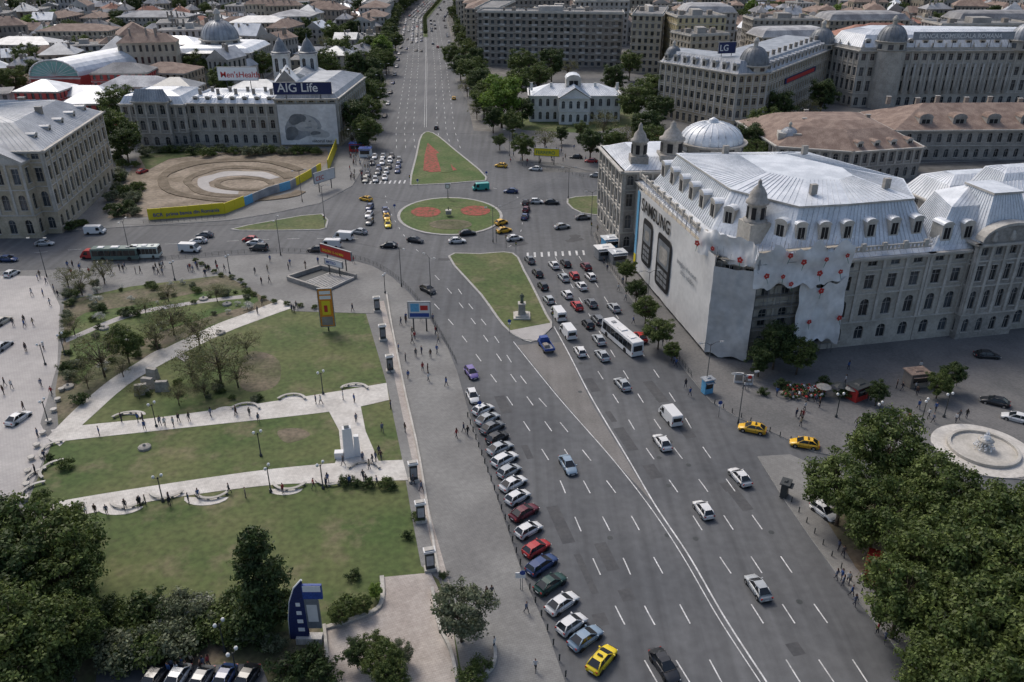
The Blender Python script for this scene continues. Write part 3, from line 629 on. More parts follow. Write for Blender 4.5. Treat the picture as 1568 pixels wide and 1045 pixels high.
X,Y=S(450,130,12); bld('church_nave',rect(X,Y+20,22,30,5),floorsf(11,2),4,'stucco_white',('gable','zinc_dark',5,0))
mb=MB()
X0,Y0=S(82,110,14)
for i in range(12):
    t0=math.pi*i/12;t1=math.pi*(i+1)/12
    a=lambda t,yy:(X0-11*math.cos(t)+yy*.28,Y0+yy,12+7*math.sin(t))
    mb.face([a(t0,0),a(t1,0),a(t1,75),a(t0,75)],'zinc',True)
    mb.face([(X0,Y0-.02,12),a(t0,0),a(t1,0)],'teal_glass'); mb.tube([(X0,Y0-.1,12),a(t0,-.1)],[.12,.12],4,'white'); mb.tube([a(t0,-.15),a(t1,-.15)],[.35,.35],5,'white')
mb.hexa([(X0-11,Y0,0),(X0+11,Y0,0),(X0+32,Y0+75,0),(X0+10,Y0+75,0)],[(X0-11,Y0,12),(X0+11,Y0,12),(X0+32,Y0+75,12),(X0+10,Y0+75,12)],'stucco_red')
facade(mb,(X0-11,Y0-.1),(X0+11,Y0-.1),0,floorsf(11.5,3),3.5,'stucco_red',trim='stucco_white')
mb.obj('market_hall')
for (u,v,z,w,d,h,wm,rm) in ((190,108,14,24,16,14,'stucco_red','roof_grey'),(215,125,12,30,14,11,'stucco_pale','roof_grey'),(265,62,15,34,18,14,'stucco_pale','zinc'),(70,135,12,18,16,12,'stucco_red','zinc'),(120,140,10,30,12,9,'stucco_red','zinc'),(270,132,14,18,14,14,'stone_grey','dome_lead'),(180,150,10,40,12,9,'stucco_red','zinc'),(30,165,9,26,20,8,'stucco_pale','zinc_dark'),(255,100,14,26,20,12,'stucco_tan','tile_brown'),(395,135,12,22,14,12,'stucco_tan','zinc_dark'),(240,22,16,50,24,15,'stone_grey','roof_grey'),(120,40,16,44,22,14,'stucco_tan','tile_brown'),(400,30,16,40,22,15,'stone_warm','zinc_dark'),(40,60,14,40,20,12,'stucco_pale','zinc_dark'),(450,20,18,30,30,17,'stucco_pale','roof_grey')):
    X,Y=S(u,v,z); bld('town_house',rect(X,Y,w,d,R.uniform(-6,6)),floorsf(h,max(2,round(h/3.6))),3.2,wm,('hip',rm,3.5,0),mull=False,corn=.4)
def roofstuff(cx_,cy_,w,d):
    def e(mb,H):
        mb.box((cx_,cy_,H),(w*.2,d*.4,2.8),'stucco_pale'); mb.box((cx_+w*.3,cy_+1,H),(2.5,3,2.2),'stucco_brown'); mb.box((cx_-w*.3,cy_-1,H),(2.5,3,2.2),'stucco_brown')
        for i in range(6): mb.tube([(cx_-w*.4+i*w*.15,cy_,H),(cx_-w*.4+i*w*.15,cy_,H+3)],[.05,.04],4,'metal_dark')
        for i in range(5): mb.box((cx_-w*.38+i*w*.18,cy_+d*.18,H),(1.4,1,1.5),'stucco_brown')
    return e
bld('apartment_block',[(-20,500),(62,488),(64,508),(-17,520)],floorsf(29,8),3.6,'stucco_brown',('flat','roof_tar'),mull=False,ww=.5,corn=.6,extra=roofstuff(22,504,70,16))
bld('apartment_block',[(-22,520),(-8,520),(2,580),(-14,582)],floorsf(29,8),3.6,'stucco_brown',('flat','roof_tar'),mull=False,ww=.5,corn=.6)
bld('apartment_block',[(64.3,470),(80,466),(92,520),(75,523)],floorsf(30,8),3.6,'stone_warm',('flat','roof_tar'),mull=False,ww=.5,corn=.6,extra=roofstuff(77,495,14,40))
mb=MB()
for fl_ in range(1,8):
    for i in range(9):
        s=i/9+.04; x=-20+82*s;y=500-12*s; mb.box((x+2,y-.75,fl_*3.62+.1),(3,1.2,1.0),'stucco_pale',-.145)
mb.obj('apartment_balconies')
def ve(mb,H):
    hip(mb,[(7.5,340),(43.5,340),(43.5,356),(7.5,356)],H,H+3.5,'zinc',1); 
    cxv,yy=25,334.6
    mb.face([(cxv-6,yy,H),(cxv+6,yy,H),(cxv,yy,H+3.4)],'stucco_white'); seamq(mb,(cxv-6.5,yy-.6,H),(cxv-6.5,352,H),(cxv,352,H+4),(cxv,yy-.6,H+4),'zinc',1);seamq(mb,(cxv+6.5,yy-.6,H),(cxv+6.5,352,H),(cxv,352,H+4),(cxv,yy-.6,H+4),'zinc',1)
    dormer(mb,(cxv,344,H+3),(0,-1),6,2.5,8)
    for x,y in ((8,341),(16,341),(34,341),(43,341)): chimney(mb,x,y+5,H+1,1,3,'stucco_white')
bld('white_villa',[(7,340),(19,340),(19,334.6),(31,334.6),(31,340),(44,340),(44,358),(7,358)],[(5.2,.22,.58,True),(5.4,.22,.55,True)],3.2,'stucco_white',trim='stucco_white',pil=True,extra=ve,corn=.6)
CP=[(61,352),(84.7,318.6),(97,322),(146,394),(128,412),(84,352),(70,366)]
def cpe(mb,H):
    hi=inset(CP,3); ringroof(mb,CP,hi,H,H+4.2,'zinc_dark',1.5); mb.face([(*p,H+4.2) for p in hi],'zinc_dark')
    dormers(mb,CP[2],CP[3],H+.5,5,2,2.4,2.5,'zinc_dark',off=-.5); dormers(mb,CP[0],CP[1],H+.5,5,2,2.4,2.5,'zinc_dark',off=-.5)
    dome(mb,(92,326,H),5.5,6.5,'dome_lead',2.5); dome(mb,(140,392,H),5.5,6.5,'dome_lead',2.5); dome(mb,(66,352,H),3.4,4.5,'dome_lead',1.5)
    for i in range(12):
        v=Vector(CP[2]).lerp(Vector(CP[3]),(i+.5)/12); chimney(mb,v.x-4,v.y+3,H+3.5,1.2,2.4,'stucco_brown')
bld('corner_palace',CP,[(5,.15,.62,False),(4.6,.2,.58,True),(4.4,.2,.56,False),(4.2,.2,.56,False),(4,.2,.55,True)],3.3,'stone_warm',pil=True,extra=cpe,corn=.9,ww=.5)
mb=MB(); v=Vector(CP[2]);w=Vector(CP[3]);d=(w-v).normalized();n=Vector((d.y,-d.x)); wbox(mb,v+n*.5,d,n,20,62,.1,.3,15.2,17.4,'navy'); wbox(mb,v+n*.5,d,n,22,60,.31,.34,15.5,17.0,'red'); mb.obj('shop_banner')
billboard('rooftop_sign',(80,334),(87,336),27.5,31.5,'navy',True,'LG','white',base=24,ts=3.2)
BP=[(144,392),(150,371),(238,374),(238,400),(160,410)]
def bpe(mb,H):
    hi=inset(BP,3.5); ringroof(mb,BP,hi,H+1.2,H+6,'zinc',1.4); h2=inset(BP,10); ringroof(mb,hi,h2,H+6,H+7.5,'zinc',1.4); mb.face([(*p,H+7.5) for p in h2],'zinc')
    for i in range(len(BP)):
        a,b=BP[i],BP[(i+1)%len(BP)]; v=Vector(b)-Vector(a);L=v.length;d=v/L;n=(d.y,-d.x); wbox(mb,a,d,n,0,L,-.6,-.1,H,H+1.3,'stone_trim')
        for k in range(int(L/6)): 
            q=Vector(a)+d*(k*6+1); mb.lathe((q.x,q.y,H+1.3),[(.4,0),(.5,.6),(.2,1),(.35,1.3),(0,1.9)],8,'stone_trim')
    dome(mb,(163,372,H),6,6.5,'dome_lead',4,'stone'); dome(mb,(222,375,H),6,6.5,'zinc_dark',4,'stone')
    mb.lathe((163,371.5,0),[(6.2,0),(6.2,H),(6.6,H+.5)],20,'stone',False)
    for k in range(26):
        x=171+k*1.9; 
        if k%2==0: mb.tube([(x,370.2+.034*(x-150),6),(x,370.2+.034*(x-150),18.5)],[.55,.45],10,'stone_trim')
    dormers(mb,BP[1],BP[2],H+1.4,6,2.4,2.6,3,'zinc',off=-1.2)
bk=bld('bank_palace',BP,[(6,.15,.6,True),(6.5,.15,.68,False),(6,.15,.6,False),(5.5,.25,.5,False)],3.8,'stone',pil=True,extra=bpe,corn=1.1,ww=.5)
mb=MB(); mb.box((193,371,28.4),(44,.4,3.2),'zinc_dark',.034)
for k in range(6): mb.tube([(173+k*8,371.3,25),(173+k*8,371.3,28.5)],[.12,.12],5,'metal_dark')
sg=mb.obj('rooftop_sign'); text(sg,'lettering','BANCA COMERCIALA ROMANA',(173.5,370.1,29.1),(1,.034),2.5,'white',off=.05,bold=.04)
def te(mb,H):
    for x,y in ((95,270),(108,268),(118,276),(100,284)): chimney(mb,x,y,H+3,1.3,2.6)
    mb.box((88,262,H),(7,5,3),'stone_trim',-.2); dome(mb,(88,262,H+1.5),3,3,'zinc_dark',0,'stone',12,True)
    dormers(mb,(104,250),(127,256),H+.1,5,2,1.8,3,'tile_brown','stone_trim',off=-.5)
bld('tile_roof_mansion',[(83,256),(104,249),(128,255),(128,294),(80,294)],[(5.0,.2,.58,True),(5.0,.2,.58,True)],3.2,'stone_grey',('mansard','tile_brown',9,4.5,15,1.5,0),pil=True,extra=te,corn=.8)
def te2(mb,H):
    for i in range(10): chimney(mb,135+i*9,300+R.uniform(-3,3),H+4,1.4,2.6)
    dormers(mb,(134,280),(215,282),H+.2,11,4.5,3.0,4,'tile_brown','stone_grey',off=-.3)
bld('tile_roof_hall',[(128.5,277),(222,280),(222,310),(128.5,307)],[(5,.2,.56,True),(5.4,.2,.56,True)],3.5,'stone_grey',('hip','tile_brown',6,0),pil=False,extra=te2,corn=.9)
bld('university_rear_wing',[(98,180),(160,193),(157,208),(95,195)],floorsf(14,4),4,'stone_grey',('mansard','zinc',2.5,4,6,1.5,1),corn=.7)
bld('university_rear_wing',[(72,212),(92,216),(89,228),(69,224)],floorsf(11,3),4,'stone_grey',('mansard','zinc',2.5,2,5,1,1),corn=.7)
bld('university_rear_wing',[(100,164),(118,168),(116,180),(98,176)],floorsf(18,4),4,'stone',('mansard','zinc',3,7,5,.6,1),corn=.7)
for (X,Y,w,d,h,a,wm,rt_) in ((98,470,26,26,30,5,'stucco_yellow','f'),(95,440,22,20,24,20,'stone_warm','f'),(115,520,30,26,28,0,'stucco_pale','m'),(150,470,40,22,20,8,'stucco_tan','m'),(180,450,26,20,22,4,'stucco_tan','t'),(205,480,36,20,20,-4,'stucco_pale','t'),(160,520,40,24,24,0,'stucco_pale','f'),(250,470,50,22,26,2,'stucco_pale','f'),(290,520,60,22,24,0,'stucco_pale','m'),(215,540,50,24,22,4,'stucco_tan','m'),(300,440,40,24,26,3,'stucco_pale','m'),(270,400,30,30,24,0,'stone','m'),(30,560,30,20,26,4,'stucco_tan','f'),(60,600,36,22,28,0,'stucco_pale','f'),(20,640,40,22,30,8,'stucco_brown','f'),(70,680,40,22,32,-5,'stucco_pale','f')):
    rf={'f':('flat','roof_tar'),'m':('mansard','roof_grey',2.5,3,6,1,0),'t':('hip','tile_red',5,0)}[rt_]
    bld('city_block',rect(X,Y,w,d,a),floorsf(h,round(h/3.6)),3.4,wm,rf,mull=False,corn=.5,extra=roofstuff(X,Y,w,d) if rt_=='f' else None)
for side in (-1,1):
    y=640 if side<0 else 560
    while y<1300:
        L=R.uniform(26,48);h=R.choice((20,22,26,29,33)) if side>0 or y>760 else R.choice((14,18)); c=cx(y+L/2)+side*(19+9+10)
        bld('boulevard_block',rect(c,y+L/2,20,L,0),floorsf(h,round(h/3.4)),3.6,R.choice(('stucco_tan','stucco_pale','stucco_brown','stone_warm')),('flat','roof_tar') if R.random()<.6 else ('hip','tile_brown',4,0),mull=False,corn=.5,sill=False,extra=None); y+=L+R.choice((.5,8))
protos=[]
for k in range(14):
    w=R.uniform(13,32);d=R.uniform(10,18);h=R.choice((7,8,10,12,15)); mb=MB(); p=rect(0,0,w,d)
    wm=('stucco_pale','stucco_tan','stucco_brown')[k%3]; rm=('tile_brown','roof_grey','tile_red','zinc_dark','roof_grey','tile_brown','zinc')[k%7]
    for i in range(4): facade(mb,p[i],p[(i+1)%4],0,floorsf(h,max(2,round(h/3.5))),3.2,wm,trim=wm,mull=False,sill=False,corn=.3,band=False)
    if k%5==4: mb.face([(*q,h) for q in p],'roof_tar'); mb.box((2,1,h),(4,3,2.4),wm); mb.box((-3,0,h),(2,2,1),'metal_grey')
    else: hip(mb,inset(p,-.5),h,h+R.uniform(2.5,4.5),rm,0,k%3==0,wm)
    for q in range(5): chimney(mb,R.uniform(-w/3,w/3),R.uniform(-2,2),h+1.5,.9,2.6)
    if k%2: 
        q=rect(w*.33,d*.75,w*.35,d*.7); 
        for i in range(4): facade(mb,q[i],q[(i+1)%4],0,floorsf(h*.7,2),3.2,wm,trim=wm,mull=False,sill=False,corn=.2,band=False)
        hip(mb,inset(q,-.3),h*.7,h*.7+2.2,R.choice((rm,'roof_grey')))
    if k%3==1:
        q=rect(-w*.35,-d*.7,w*.3,d*.6)
        mb.hexa([(*z,0) for z in q],[(*z,3.5) for z in q],wm); hip(mb,inset(q,-.3),3.5,5,'roof_grey')
    protos.append(mb.mesh('city_house'))
trees_far=[]
occupied=[(-152,452,38),(-98,387,24),(-100,400,26)]
for u,v,z in ((150,80,18),(110,95,14),(82,110,14),(190,108,14),(215,125,12),(265,62,15),(70,135,12),(120,140,10),(270,132,14),(255,100,14),(240,22,16),(120,40,16),(400,30,16),(40,60,14),(450,20,18)): occupied.append((*S(u,v,z),21))
Y=330
while Y<1600:
    X=-980
    while X<980:
        x=X+R.uniform(-6,6);y=Y+R.uniform(-5,5); X+=25+ (Y-330)*.008
        if abs(x)>.66*Y*.97+50: continue
        c=cx(y)
        if x>c and (y<600 and x<100 or y<560) : continue
        if x<c and x>c-34: continue
        if x>c and x<c+52: continue
        if x<c and y<352: 
            if x>-150: continue
        if any((x-a)**2+(y-b)**2<r*r for a,b,r in occupied): continue
        if R.random()<.13: trees_far.append((x,y)); continue
        inst(R.choice(protos),'city_house',(x,y,0),R.choice((0,math.pi/2))+(.25 if x<-200 else -.1)+R.uniform(-.3,.3),(R.uniform(.8,1.25),R.uniform(.85,1.2),R.uniform(.75,1.5)*(1.35 if y>800 else 1)))
        if R.random()<.6: trees_far.append((x+13,y+R.uniform(-10,10)))
    Y+=23+(Y-330)*.01
# ================================================================ TREES
def tree_mesh(name,leaf,seed,rx=5,rz=4.5,cz=8,nclu=46,per=330,ls=.26,clr=1.25,cone=False,trunk=.32,gap=.0):
    r=random.Random(seed);mb=MB()
    mb.tube([(0,0,0),(.05,.02,cz*.3),(.15,-.1,cz*.6),(0,.1,cz)],[trunk,trunk*.8,trunk*.6,trunk*.25],8,'bark')
    cl=[]
    for i in range(nclu):
        if cone:
            h=r.random()**1.15; z=cz-rz+2*rz*h; rr=rx*(1-h*.75)*r.uniform(.35,1.1)*(.6+.4*min(1,h*6)); th=r.uniform(0,6.28); c=Vector((rr*math.cos(th),rr*math.sin(th),z)); R_=clr*(1-.4*h)*r.uniform(.7,1.25)
        else:
            v=Vector((r.gauss(0,1),r.gauss(0,1),r.gauss(.15,.9))).normalized(); lob=1+.42*noise.noise(v*1.7+Vector((seed*3.1,0,0))); k=r.uniform(.4,1.0)**.7*lob
            c=Vector((v.x*rx*k,v.y*rx*k,cz+v.z*rz*k)); R_=clr*r.uniform(.55,1.3)
        cl.append((c,R_))
        if i%3==0:
            s=Vector((0,0,cz*r.uniform(.35,.7) if not cone else c.z-.5)); m_=s.lerp(c,.5)+Vector((r.uniform(-.4,.4),r.uniform(-.4,.4),.4)); mb.tube([s,m_,c],[trunk*.35,trunk*.2,.03],5,'bark')
    k=mb.mi(leaf); V=mb.v;Fc=mb.f
    for c,R_ in cl:
        n=int(per*(R_/clr)**2)
        ax=Vector((r.uniform(.7,1.4),r.uniform(.7,1.4),r.uniform(.45,.85)))
        for _ in range(n):
            v=Vector((r.gauss(0,1),r.gauss(0,1),r.gauss(.1,.9))).normalized(); rad=r.random()**.5*(1+.6*noise.noise(c+v*2.2))+ (r.random()**6)*.5
            p=c+Vector((v.x*ax.x,v.y*ax.y,v.z*ax.z))*R_*rad
            nn=(v+Vector((r.uniform(-1,1),r.uniform(-1,1),r.uniform(-.3,1.1)))).normalized(); a=nn.orthogonal().normalized(); a=(a*math.cos(1)+nn.cross(a)*r.uniform(-1,1)).normalized(); b=nn.cross(a)
            s=ls*r.uniform(.55,1.35); o=len(V); q=[p-a*s,p+b*s*.55,p+a*s,p-b*s*.55]; V.extend(map(tuple,q)); Fc.append((o,o+1,o+2,o+3)); mb.m.append(k); mb.s.append(False)
    return mb.mesh(name)
T={}
T['mid']=[tree_mesh('broadleaf_tree','leaf_mid',s,5.5,4.6,8,130,125,.23,1.0) for s in (1,2,3)]
T['dark']=[tree_mesh('broadleaf_tree','leaf_dark',s,4.8,4.5,7.6,105,130,.24,1.0) for s in (4,5)]
T['bright']=[tree_mesh('broadleaf_tree','leaf_bright',s,5.2,4.8,8,105,130,.28,1.1) for s in (6,7)]
T['olive']=[tree_mesh('thinly_leaved_tree','leaf_olive',s,4.2,2.9,5.0,90,32,.14,.95,trunk=.2) for s in (8,9)]
T['grey']=[tree_mesh('willow_tree','leaf_grey',10,3.6,3.6,5.4,80,120,.19,.85,trunk=.22)]
T['cone']=[tree_mesh('pyramidal_oak_tree','leaf_dark',11,3.9,6.4,7.2,170,150,.22,1.0,cone=True)]
T['blossom']=[tree_mesh('blossoming_shrub','blossom',12,1.2,.9,1.2,20,60,.1,.45,trunk=.06)]
T['bush']=[tree_mesh('shrub','leaf_mid',13,1.3,.8,.95,24,90,.12,.5,trunk=.06),tree_mesh('shrub','leaf_dark',14,1.3,.8,.95,24,90,.12,.5,trunk=.06)]
T['bushg']=[tree_mesh('shrub','leaf_grey',15,1.3,.8,.95,24,90,.12,.5,trunk=.06)]
CZ={'mid':8,'dark':7.6,'bright':8,'olive':5.2,'grey':5.4,'cone':7.2,'blossom':1.2,'bush':.95,'bushg':.95}
def tree(kind,u,v,sc=1,zs=1,base=.12):
    me=R.choice(T[kind]); x,y=S(u,v,CZ[kind]*sc*zs+base)
    inst(me,me.name.split('.')[0],(x,y,base),R.uniform(0,6.28),(sc*R.uniform(.94,1.06),sc*R.uniform(.94,1.06),sc*zs))
for u,v,s in ((1365,685,1.0),(1295,740,.85),(1440,745,.95),(1345,785,.85),(1500,800,.95),(1560,795,.9),(1420,840,.95),(1500,870,1.05),(1565,880,1.05),(1385,905,.85),(1460,950,.95),(1540,970,1.05),(1600,1010,1.05),(1440,1015,.75),(1500,1055,.95),(1650,860,1.05),(1410,770,.8)):
    tree(R.choice(('mid','mid','mid','dark')),u,v,s)
for u,v,s,k in ((1190,525,.7,'dark'),(1225,540,.55,'mid'),(1165,548,.5,'dark'),(1010,505,.5,'mid'),(990,470,.48,'mid'),(975,442,.45,'dark'),(960,412,.42,'mid'),(1030,535,.3,'mid'),(1345,600,.35,'dark'),(1460,572,.45,'dark'),(1440,585,.4,'mid'),(950,345,.35,'dark'),(985,360,.3,'mid'),
  (768,148,1.15,'bright'),(745,140,.9,'mid'),(800,95,1,'mid'),(845,92,1.1,'dark'),(925,185,1,'olive'),(975,150,1.0,'mid'),(990,190,.9,'dark'),(960,205,.9,'olive'),(835,208,.8,'olive'),(905,215,.7,'dark'),(800,220,.55,'mid'),(1245,110,1.1,'dark'),(1235,80,1,'mid'),(1195,165,.9,'dark'),(1170,190,.9,'mid'),(1240,165,.9,'olive'),(1260,145,.9,'dark'),(715,130,.8,'olive'),(705,100,.8,'dark'),(730,165,.7,'olive'),(1000,215,.8,'mid'),(1150,215,.8,'dark'),(1215,215,.8,'dark'),(690,80,.8,'mid'),(720,105,.9,'mid'),(755,180,.6,'dark'),(785,185,.6,'mid'),(800,165,.7,'dark'),(790,125,.9,'mid'),(825,115,.9,'mid'),(870,100,.9,'olive'),(940,120,.9,'dark'),(965,95,.9,'mid'),(1000,135,1,'mid'),(1010,165,.9,'dark'),(1035,232,.55,'mid'),(985,225,.6,'olive'),(890,195,.5,'mid'),(860,205,.5,'dark'),(940,215,.6,'mid'),(1130,238,.5,'mid'),(1160,232,.6,'mid'),(765,215,.45,'mid'),(1290,105,.6,'mid'),
  (520,75,1.1,'mid'),(545,100,1,'dark'),(500,95,1,'mid'),(555,140,.9,'mid'),(532,150,.9,'dark'),(565,165,.8,'mid'),(545,180,.9,'dark'),(562,195,.7,'mid'),(538,205,.7,'olive'),(555,215,.5,'dark'),(575,140,.7,'mid'),(475,40,1,'mid'),(500,20,1.1,'olive'),(575,120,.7,'dark'),(590,90,.8,'mid'),(605,60,.7,'mid'),(540,45,.9,'dark'),(560,70,.9,'mid'),
  (175,195,1,'mid'),(190,215,.8,'dark'),(65,300,.8,'dark'),(55,325,.5,'mid'),(300,95,1,'mid'),(235,45,1,'dark'),(340,120,.9,'mid'),(395,150,.6,'dark'),(240,118,.8,'mid'),(160,110,.7,'dark'),(20,120,.9,'mid'),(400,95,.9,'mid')):
    tree(k,u,v,s*(1.32 if v<240 and s>.5 else 1))
for u,v,s,k in ((120,428,.7,'olive'),(155,412,.7,'olive'),(100,420,.6,'olive'),(150,535,1.05,'olive'),(190,522,.6,'mid'),(300,500,.9,'olive'),(260,480,.9,'olive'),(330,540,1.2,'olive'),(290,555,.8,'olive'),(375,520,.6,'olive'),(235,505,.8,'olive'),(360,565,.7,'olive'),(210,595,.4,'olive'),(270,600,.5,'olive'),(130,575,.5,'olive'),(185,560,.45,'olive'),(220,465,.5,'olive'),(330,445,.5,'olive'),(255,445,.5,'olive'),(110,495,.5,'olive'),(310,585,.6,'olive'),(60,830,1.0,'mid'),(20,880,.95,'dark'),(95,880,.8,'mid'),(30,960,.9,'mid'),(110,960,.6,'mid'),(-20,820,1,'dark'),(-10,1000,1,'mid'),(110,800,.45,'mid'),(90,1010,.5,'dark')):
    tree(k,u,v,s)
for i in range(22): tree(R.choice(('bush','bushg')),R.uniform(172,214)-(i%3)*3,R.uniform(232,325),R.uniform(1.1,1.9))
for i in range(16): tree('bush',R.uniform(60,130),R.uniform(335,348),R.uniform(.8,1.3))
for i in range(26): tree(R.choice(('bush','bushg')),222+i*10.5,R.uniform(226,233),R.uniform(1.1,1.9))
tree('cone',395,885,.98)
tree('grey',705,935,.85); tree('mid',585,1010,.38); tree('dark',545,1000,.3); tree('grey',615,1000,.35); tree('mid',570,990,.3); tree('mid',600,1035,.35)
tree('bright',575,905,.16); tree('mid',555,925,.2); tree('mid',520,940,.22)
for i in range(44): tree(R.choice(('bushg','bush','bush')),R.uniform(100,430),R.uniform(925,1000),R.uniform(.9,1.9))
for i in range(10): tree('blossom',R.uniform(240,330),R.uniform(920,950),R.uniform(.7,1.2))
for i in range(150):
    u=R.uniform(95,410); v=R.uniform(430,625)
    if v>462+(410-u)*.42: continue
    tree(R.choice(('bush','bush','bushg','bushg','blossom')),u,v,R.uniform(.35,.95))
for i in range(14): tree(R.choice(('bush','bushg')),R.uniform(215,400),R.uniform(575,612),R.uniform(.3,.7))
for u,v,s in ((155,470,1),(190,478,1),(210,478,.8),(530,735,.8),(562,740,.8),(590,738,.8),(545,738,.6),(640,790,.7),(625,820,.6),(540,880,.7),(528,925,1.2),(600,745,.6),(475,1010,1.4),(440,1020,1.5),(500,1030,1.2),(720,1035,1),(735,1020,.9),(680,880,.5),(120,610,1.1),(100,560,1),(75,700,.5),(60,760,1),(100,710,.9),(1260,585,1),(1410,700,1),(1290,600,1),(1200,590,1),(1170,600,.7)):
    tree('bush',u,v,s)
for x,y in trees_far:
    me=R.choice(T['mid']+T['dark']+T['bright'][:1]+T['olive']); s=R.uniform(.8,1.4); inst(me,me.name.split('.')[0],(x,y,0),R.uniform(0,6),s)
for y in range(345,900,11):
    for sd in (-1,1):
        if R.random()<.85:
            me=R.choice(T['mid']+T['dark']+T['olive']); s=R.uniform(.65,1.15); inst(me,me.name.split('.')[0],(cx(y)+sd*(24+R.uniform(0,4)),y,0),R.uniform(0,6),s)
for y in range(650,1200,12): 
    me=R.choice(T['mid']); inst(me,'median_tree',(cx(y),y,0),R.uniform(0,6),.32)
for px in ([(300,402),(340,425),(365,430),(385,452),(420,465),(450,470),(480,474),(520,478)],):
    w=catmull([S(*p) for p in px],False,6)
    for q in resample(w,3.2): inst(T['bush'][0],'planter_shrub',(q[0],q[1],.2),R.uniform(0,6),.5)
# ================================================================ VEHICLES
def car_mesh(name,L=4.4,W=1.72,rb=-1.75,rr=-1.05,rf=.2,wb=1.05,zr=1.42,zb=.93,boot=.95,taxi=False):
    mb=MB();h=L/2;w=W/2
    st=[(-h,.80*w,.36,boot-.22),(-h+.08,.92*w,.27,boot-.03),(-h+.55,w,.2,boot),(rb,w,.19,boot),(-.4,w*1.01,.18,zb),(wb-.1,w,.18,zb-.01),(wb+.15,w,.19,zb-.05),(h-.45,.94*w,.2,zb-.2),(h-.1,.82*w,.26,zb-.33),(h,.66*w,.34,zb-.45)]
    rings=[]
    for x,ww,a,b in st:
        hh=b-a; rings.append([(x,y*ww,z) for y,z in ((.82,a),(.97,a+.14*hh),(1,a+.5*hh),(.97,b-.12*hh),(.86,b-.01),(.45,b+.03),(-.45,b+.03),(-.86,b-.01),(-.97,b-.12*hh),(-1,a+.5*hh),(-.97,a+.14*hh),(-.82,a))])
    off=len(mb.v); n=12; k=mb.mi('paint_car')
    for r in rings: mb.v.extend(r)
    for i in range(len(rings)-1):
        for j in range(n-1): mb.f.append((off+i*n+j,off+i*n+j+1,off+(i+1)*n+j+1,off+(i+1)*n+j)); mb.m.append(k); mb.s.append(True)
    mb.face(rings[0],'paint_car'); mb.face(rings[-1][::-1],'paint_car')
    y0=.86*w;y1=.66*w;zt=zr
    e=.02
    def P_(x,y,z): return (x,y,z)
    A=[P_(wb,-y0,zb+e),P_(wb,y0,zb+e),P_(rf,y1,zt),P_(rf,-y1,zt)]
    B=[P_(rb,y0,boot+e),P_(rb,-y0,boot+e),P_(rr,-y1,zt),P_(rr,y1,zt)]
    mb.face(A,'car_glass'); mb.face(B,'car_glass')
    for sgn in (1,-1): mb.face([P_(wb,sgn*y0,zb+e),P_(rb,sgn*y0,boot+e),P_(rr,sgn*y1,zt),P_(rf,sgn*y1,zt)],'car_glass')
    mx=(rr+rf)/2
    mb.face([(rr,-y1,zt),(mx,-y1*.98,zt+.03),(mx,y1*.98,zt+.03),(rr,y1,zt)],'paint_car',True); mb.face([(mx,-y1*.98,zt+.03),(rf,-y1,zt),(rf,y1,zt),(mx,y1*.98,zt+.03)],'paint_car',True)
    for sgn in (1,-1):
        mb.face([(rr,sgn*y1,zt),(mx,sgn*y1*.98,zt+.03),(rf,sgn*y1,zt)],'paint_car')
        for a,b,r in (((wb,y0,zb),(rf,y1,zt),.045),((rb,y0,boot),(rr,y1,zt),.07),((mx-.1,y0+.0,zb),(mx-.05,y1,zt),.04),((rf,y1,zt),(rr,y1,zt),.045)):
            mb.tube([(a[0],sgn*a[1],a[2]),(b[0],sgn*b[1],b[2])],[r,r],5,'paint_car')
        mb.box((wb-.15,sgn*(w+.08),zb-.02),(.14,.2,.13),'paint_car')
        for x in (-h+.82,h-.85):
            mb.lathe((x,sgn*(w-.2) if sgn>0 else -w-.02,.32),[(.38,0),(.38,.215)],18,'black',False,'y')
            mb.lathe((x,sgn*(w-.19) if sgn>0 else -w-.04,.31),[(.01,0),(.2,0),(.31,.01),(.31,.22),(.2,.23),(.19,.215),(.01,.21)],18,'rubber',False,'y')
            mb.lathe((x,w+.035 if sgn>0 else -w-.045,.31),[(.18,0),(.18,.008),(.02,.012)],10,'chrome',False,'y')
        mb.box((h-.16,sgn*.62*w,zb-.52),(.2,.34,.14),'lamp_glass',-sgn*.35); mb.box((-h+.05,sgn*.74*w,boot-.28),(.1,.28,.2),'tail_red',sgn*.2)
        wbox(mb,(0,0),(1,0),(0,sgn),-.9,1.0,w+.0,w+.012,.55,.6,'black')
        for dx in (wb-.35,mx-.1,-.95): wbox(mb,(0,0),(1,0),(0,sgn),dx-.01,dx+.01,w*.985,w+.008,.3,.9,'black')
    mb.box((h+.01,0,.42),(.04,.9,.12),'black'); mb.box((h+.03,0,.3),(.03,.5,.11),'white'); mb.box((-h-.02,0,.5),(.03,.5,.11),'white'); mb.box((-h-.01,0,.3),(.06,1.2,.1),'black')
    mb.box((wb+.02,0,zb+.0),(.12,y0*1.7,.03),'black')
    if taxi: mb.box((mx,0,zt+.03),(.22,.6,.14),'black'); 
    return mb.mesh(name)
